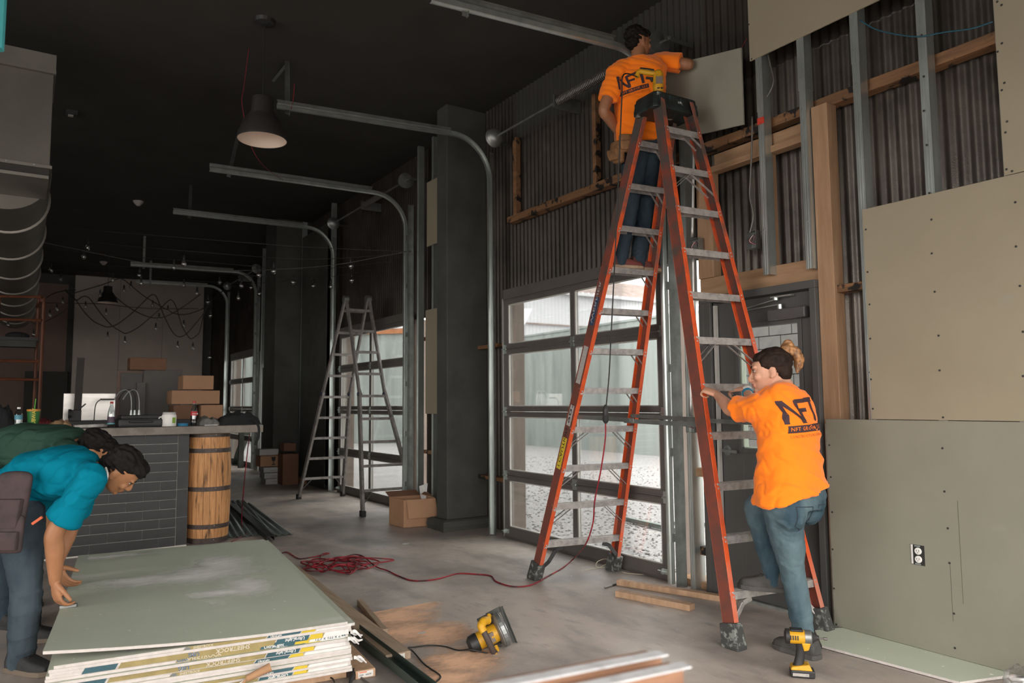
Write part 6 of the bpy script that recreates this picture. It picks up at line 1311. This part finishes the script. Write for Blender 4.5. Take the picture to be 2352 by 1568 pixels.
# --- the woman climbing onto the ladder
Y1 = 2.52
J = dict(root=V((3.37, 2.45, 0)), pelvis=onp(1818, 1132, 1, Y1), waist=onp(1812, 1040, 1, Y1+.01), chest=onp(1800, 917, 1, Y1+.05), neck=onp(1795, 884, 1, Y1+.08), head=onp(1769, 854, 1, Y1+.125), hf=V((-.66, .75, -.12)), hu=V((-.05, .12, 1)), fp=V((.05, 1, 0)), fc=V((-.02, 1, 0)))
c_ = J['chest']; J['shL'] = c_+V((-.160, .01, -.045)); J['shR'] = c_+V((.150, .02, -.015))
gl = lp('B1', ZS[4]); gr_ = lp('B2', ZS[4]); gd = (gr_-gl).normalized()
J['wrL'] = onp(1647, 906, 1, 2.985); J['elL'] = onp(1680, 942, 1, 2.80); J['wrR'] = onp(1714, 894, 1, 3.02); J['elR'] = V((J['shR'].x-.03, 2.84, J['shR'].z-.10))
J['hiL'] = J['pelvis']+V((-.085, .0, -.04)); J['hiR'] = J['pelvis']+V((.095, .02, -.03))
J['anL'] = fl(1850, 1506)+V((0, 0, .085)); J['knL'] = J['hiL'].lerp(J['anL'], .50)+V((.02, .02, 0)); J['toL'] = fl(1797, 1497)-fl(1893, 1528)
fr = lp('B1', ZS[0]).lerp(lp('B2', ZS[0]), .33); J['anR'] = V((fr.x, fr.y-.13, ZS[0]+.022+.087)); J['toR'] = V((-.45, .8, 0)); J['knR'] = J['anR']+V((.02, .06, .385)); J['knR'] = onp(1738, 1163, 1, J['knR'].y)
J['suL'] = UP
hw_ = dict(L=dict(d=V((-.35, .8, .35)), n=V((-.25, -.4, .9)), t=V((1, .1, -.1)), curl=(1.25, 1.3, .8)), R=dict(d=V((-.55, .75, .12)), n=V((-.1, -.1, 1)), t=V((-.7, -.4, -.1)), curl=(.9, .9, .6), thumb=(.9, .6, -.1)))
J['hemtilt'] = .28
WM = make_person('woman in an orange shirt and jeans climbing onto the orange ladder, hair in a bun', J, M_skw, M_hivis, M_jw, M_shoe, M_hrd, 1.0, True, 2., .80, M_lip, hw_, sole_m=M_sole, hem=.10, girth=1.03)
q, X, F, U = WM['q'], WM['X'], WM['F'], WM['U']
hb = B(); hb.ell(q(0, -.095, .105), (.038, .035, .036), WM['Rm'], 20, 14); limb(hb, [q(0, -.08, .10), q(.01, -.13, .10), q(.02, -.155, .06), q(.01, -.15, .015), q(.0, -.135, -.02)], [.026, .032, .032, .024, .008])
limb(hb, [q(0, -.085, .125), q(0, -.115, .145), q(0, -.135, .125)], [.014, .02, .012])
fuse(hb, 'hair_bun', M_hrl, WM['body'], .005, 2, lambda p: .007*noise.noise(V((p.x*26, p.y*26, p.z*60))))
nft_logo(WM, onp(1829, 945, 1, Y1-.05), V((1, -.02, .06)).normalized(), V((-.06, 0, 1)).normalized(), 1.05)
# wristbands, pockets
wv_ = (J['wrR']-J['elR']).normalized()
for i, (m_, nm) in enumerate(((M_white, 'white_wristband'), (pm('blue_band', (.03, .22, .36), .5), 'blue_wristband'))): B().lathe([(.031, -.007), (.034, -.006), (.034, .006), (.031, .007)], J['wrR']-wv_*(.012+.02*i), wv_, 18).build(nm, m_, WM['body'], smooth=40)
pk = B()
for x in (-.065, .075):
    for a, b in (((-.05, .05), (.05, .05)), ((-.05, .05), (-.046, -.05)), ((.05, .05), (.046, -.05)), ((-.046, -.05), (0, -.072)), ((.046, -.05), (0, -.072))):
        pass
st = []
for x in (-.075, .085):
    for (a, b) in (((-.055, .05), (.055, .045)), ((-.055, .05), (-.048, -.05)), ((.055, .045), (.05, -.052)), ((-.048, -.05), (0, -.075)), ((0, -.075), (.05, -.052))):
        st.append(stroke(x+a[0], a[1], x+b[0], b[1], .004, n=6, horiz=abs(a[1]-b[1]) < abs(a[0]-b[0]), m=1))
project(WM['jeans'], st, J['pelvis']+V((0, -.1, -.10)), V((1, 0, 0)), V((0, 0, 1)), 'pocket_seam', pm('dark_seam', (.02, .03, .04), .9), WM['jeans'], .002)
for k in 'LR':
    B().lathe([(.045, .02), (.047, .03), (.045, .05)], J['an'+k]-UP*.02, UP, 14).build('sock', pm('teal_sock', (.02, .30, .26), .8), WM['body'])
# --- the man at the top of the ladder
ZM = 5.44; A8 = ZS[7]; fM = V((.86, .52, 0)).normalized()
J = dict(root=V((3.62, 4.1, A8)), pelvis=at(1478, 312, ZM), waist=at(1468, 262, ZM), chest=at(1468, 158, ZM+.0), neck=at(1466, 128, ZM), head=at(1466, 99, ZM+.02), hf=V((.95, -.02, -.05)), hu=V((0, 0, 1)), fp=fM, fc=fM)
s_ = UP.cross(fM); c_ = J['chest']
J['shL'] = at(1420, 165, ZM-.03); J['shR'] = at(1519, 141, ZM+.05); J['elL'] = at(1387, 252, ZM-.08); J['wrL'] = at(1418, 302, ZM+.06); J['elR'] = at(1580, 148, ZM-.02); J['wrR'] = at(1568, 140, ZM+.24)
J['hiL'] = at(1462, 330, ZM-.02); J['hiR'] = at(1490, 330, ZM+.06)
ra = lp('A1', A8); rb_ = lp('A2', A8); tz = A8+.022+.085
def rung_pt(px):
    d = (rb_-ra); best = min(range(101), key=lambda i: abs(((lambda p: 1176+FPX*((p-CP).dot(_r2)/(p-CP).dot(_f)))(ra+d*i/100))-px)); return ra+d*best/100
pL, pR = rung_pt(1432), rung_pt(1478)
J['anL'] = V((pL.x, pL.y+.03, tz)); J['anR'] = V((pR.x, pR.y+.05, tz)); J['toL'] = V((.95, -.25, 0)); J['toR'] = V((.97, -.22, 0))
J['knL'] = J['hiL'].lerp(J['anL'], .5)+fM*.04; J['knR'] = J['hiR'].lerp(J['anR'], .5)+fM*.05
hm = dict(L=dict(d=V((.5, .3, -.6)), n=V((-.6, -.5, .3)), t=V((.3, .4, .6))), R=dict(d=V((.6, .6, .5)), n=V((-.3, -.2, .9)), t=V((-.5, .6, 0))))
M_rshoe = pm('dusty_red_shoe', (.17, .035, .03), .75, scale=14, col2=(.09, .05, .04), mix=(.4, .7)); M_tsole = pm('tan_sole', (.36, .25, .17), .8, var=.2, scale=20)
MN = make_person('man in an orange shirt standing high on the orange ladder with his back turned', J, M_skb2, M_hivis, M_jd, M_rshoe, M_hrk, .97, False, 7., .72, M_lipb, hm, sole_m=M_tsole, hem=.02)
nft_logo(MN, at(1452, 182, ZM-.15), (_r2+_u2*.20).normalized(), (_u2-_r2*.20).normalized(), .80)
p = J['pelvis']+UP*.02; sx_ = UP.cross(fM)
B().loft([ring(p+UP*e, sx_, fM, .178, .128, 28) for e in (-.03, .03)]).build('tool_belt', pm('brown_leather', (.10, .05, .028), .7, var=.25, scale=18), MN['jeans'], smooth=40)
def pouch(c, out, sd, up, w_, h_, d_, m, par, nm='tool_pouch'):
    pb = B(); pb.loft([[c+sd*a*w_*k_+out*b*d_*k2+up*z*h_ for a, b in ((-1, 0), (-.95, .8), (-.6, 1), (.6, 1), (.95, .8), (1, 0))] for z, k_, k2 in ((-1, .75, .5), (-.85, .9, .9), (0, 1, 1.1), (.6, 1.02, 1.0), (.95, 1.0, .9))]); o = pb.build(nm, m, par, smooth=1); sf = o.modifiers.new('round', 'SUBSURF'); sf.levels = 2; sf.render_levels = 2
    q_ = B(); q_.loft([[c+sd*a*w_*.8*k_+out*(b*d_*.5+d_*.95)*k_+up*z*h_ for a, b in ((-1, 0), (-.9, .9), (.9, .9), (1, 0))] for z, k_ in ((-.8, .85), (-.3, 1), (.1, 1.02))]); q_.build('pouch_pocket', m, o, bevel=.005); return o
M_lea = pm('tan_work_leather', (.24, .12, .05), .75, scale=14, col2=(.13, .065, .03), detail=8)
pouch(at(1428, 350, ZM-.06), (-_r2*.8-_f*.5).normalized(), (_f*.8-_r2*.5).normalized(), UP, .07, .085, .07, M_lea, MN['body']); pouch(at(1440, 330, ZM-.10), (-_f*.9-_r2*.2).normalized(), _r2, UP, .06, .07, .05, M_lea, MN['body'])
# --- the man in teal bending over the stack
ZT = 3.86; rv, fv = rh, fh
J = dict(root=fl(55, 1545), pelvis=at(38, 1142, ZT), waist=at(88, 1093, ZT+.02), chest=at(190, 1085, ZT+.03), neck=at(232, 1090, ZT+.05), head=at(276, 1080, ZT+.06), hf=(rv*.50-UP*.80+fv*.32), hu=(rv*.86+UP*.52), fp=(rv*.75-UP*.55), fc=(rv*.05-UP*1), pup=(UP*.85+rv*.45))
J['shR'] = at(208, 1098, ZT-.14); J['shL'] = at(196, 1085, ZT+.22); J['elR'] = at(126, 1222, ZT-.20); J['wrR'] = at(127, 1335, ZT-.16); J['elL'] = at(165, 1200, ZT+.30); J['wrL'] = at(128, 1300, ZT+.15)
J['hiR'] = at(48, 1182, ZT-.08); J['hiL'] = at(40, 1180, ZT+.12)
J['anR'] = fl(48, 1543)+V((0, 0, .088)); J['anL'] = fl(62, 1475)+V((0, 0, .088)); J['knR'] = J['hiR'].lerp(J['anR'], .5)+rv*.035-fv*.02; J['knL'] = J['hiL'].lerp(J['anL'], .5)+rv*.03
J['toR'] = rv*.9-fv*.30; J['toL'] = rv*.85+fv*.2
J['boot'] = .09; J['cuff'] = .045
ht = dict(R=dict(d=(-UP*.9+rv*.18), n=(-rv*.55-fv*.75), t=(rv*.9-fv*.2), curl=(.55, .7, .5), thumb=(.75, .6, -.2)), L=dict(d=(rv*.5-UP*.7), n=(-rv*.3-fv*.5), t=(fv*.6+rv*.5), curl=(.4, .5, .3)))
M_tealsh = pm('teal_cotton', (.0, .165, .245), .85, var=.05, scale=5, bump=.15, bscale=260, spec=.1); M_boot = pm('black_boot', (.022, .022, .022), .7, var=.3, scale=20)
TM = make_person('man in a teal shirt and tool belt bending over the board stack', J, M_skb, M_tealsh, M_jt, M_boot, M_hrk, 1.02, False, 12., .80, M_lipb, ht, sole_m=pm('tan_boot_sole', (.13, .10, .075), .8, var=.2), hem=.02)
M_mar = pm('maroon_work_leather', (.055, .034, .034), .75, scale=12, col2=(.032, .024, .024), detail=8); over(M_mar, (.16, .03, .035), 6, .66, .78)
(p_, s1, f1, a1, b1, u1, d1) = TM['shir'][5]; B().loft([ring(p_+d1*e, s1, f1, a1*1.14+.012, b1*1.14+.016, 28) for e in (-.025, .025)]).build('tool_belt', M_mar, TM['jeans'], smooth=40)
c0 = at(36, 1150, ZT-.24); po = pouch(c0, -fv, rv, (UP*.99+rv*.10).normalized(), .088, .16, .05, M_mar, TM['body']); pouch(at(28, 1222, ZT-.27), -fv, rv, UP, .075, .10, .04, M_mar, TM['body'])
B().bar(at(74, 1203, ZT-.30), at(97, 1187, ZT-.30), .008, .012, fv).build('orange_marker', pm('orange_plastic', (.55, .10, .03), .5), po)
B().tube(cr([at(243, 1074, ZT-.02), at(247, 1090, ZT-.05), at(244, 1106, ZT-.03)], 5), .006, 6).build('white_collar', M_white, TM['body'])
q = thing('drywall_rasp', 'dark hand tool held at the corner of the top green board', 'hand tool', at(150, 1395, ZT-.16)[:]); a = at(147, 1394, ZT-.15)
B().bar(a-rv*.02, a+rv*.055+fv*.02+UP*.005, .03, .018, fv).build('tool_body', M_galvd, q, bevel=.005); B().bar(a-rv*.025+UP*.012, a+rv*.03+UP*.014, .02, .014, fv).build('tool_grip', M_blackp, q, bevel=.004)
# --- the man in dark green behind him
ZG = 4.62
J = dict(root=fl(20, 1432), pelvis=at(-60, 1090, ZG), waist=at(10, 1030, ZG), chest=at(150, 1025, ZG-.02), neck=at(185, 1031, ZG-.03), head=at(217, 1036, ZG-.06), hf=(rv*.70-UP*.62+fv*.25), hu=(rv*.60+UP*.72), fp=(rv*.8-UP*.5), fc=(rv*.1-UP*1), pup=(UP*.75+rv*.6))
J['shR'] = at(150, 1040, ZG-.20); J['shL'] = at(150, 1030, ZG+.16); J['elR'] = at(135, 1125, ZG-.26); J['wrR'] = at(115, 1215, ZG-.2); J['elL'] = at(150, 1120, ZG+.2); J['wrL'] = at(140, 1215, ZG+.1)
J['hiR'] = at(-50, 1118, ZG-.09); J['hiL'] = at(-52, 1118, ZG+.1); J['anR'] = fl(5, 1440)+V((0, 0, .085)); J['anL'] = fl(25, 1395)+V((0, 0, .085))
J['knR'] = J['hiR'].lerp(J['anR'], .5)+rv*.07; J['knL'] = J['hiL'].lerp(J['anL'], .5)+rv*.08; J['toR'] = rv*.9-fv*.2; J['toL'] = rv*.9+fv*.1
hg = dict(R=dict(d=-UP*.9+rv*.3, n=-rv*.4-fv*.6, t=rv), L=dict(d=-UP*.9+rv*.3, n=rv*.1+fv*.8, t=rv))
M_grsh = pm('dark_green_cotton', (.028, .062, .045), .85, var=.06, scale=5, bump=.15, bscale=260, spec=.1)
GM = make_person('man in a dark green shirt bending behind the man in teal', J, M_skb, M_grsh, M_jd, M_boot, M_hrk, 1.02, False, 21., .75, M_lipb, hg, sole_m=M_boot, hem=.02)
B().ell(GM['q'](.08, -.005, -.034), (.005, .005, .005), None, 8, 6).build('earring', M_galv, GM['body'])
# board being set against the studs by the man on the ladder
o = B(); n = 10; rg = []
for i in range(n+1):
    y = 3.235+(4.02-3.235)*i/n; x = 4.045-.05*max(0, (y-3.5)/.52)**2; t_ = .0127; zb_, zt_ = 3.228+.15*(y-3.235)*.9, 3.772+.16*(y-3.235)*1.3
    rg.append([V((x, y, zb_)), V((x+t_, y, zb_)), V((x+t_, y, zt_)), V((x, y, zt_))])
o.loft(rg); gb = tag(o.build('gypsum_board', pm('grey_board_face', (.25, .24, .195), .85, var=.08, scale=4)), 'cut grey board the man on the ladder holds up to the wall', 'gypsum board')
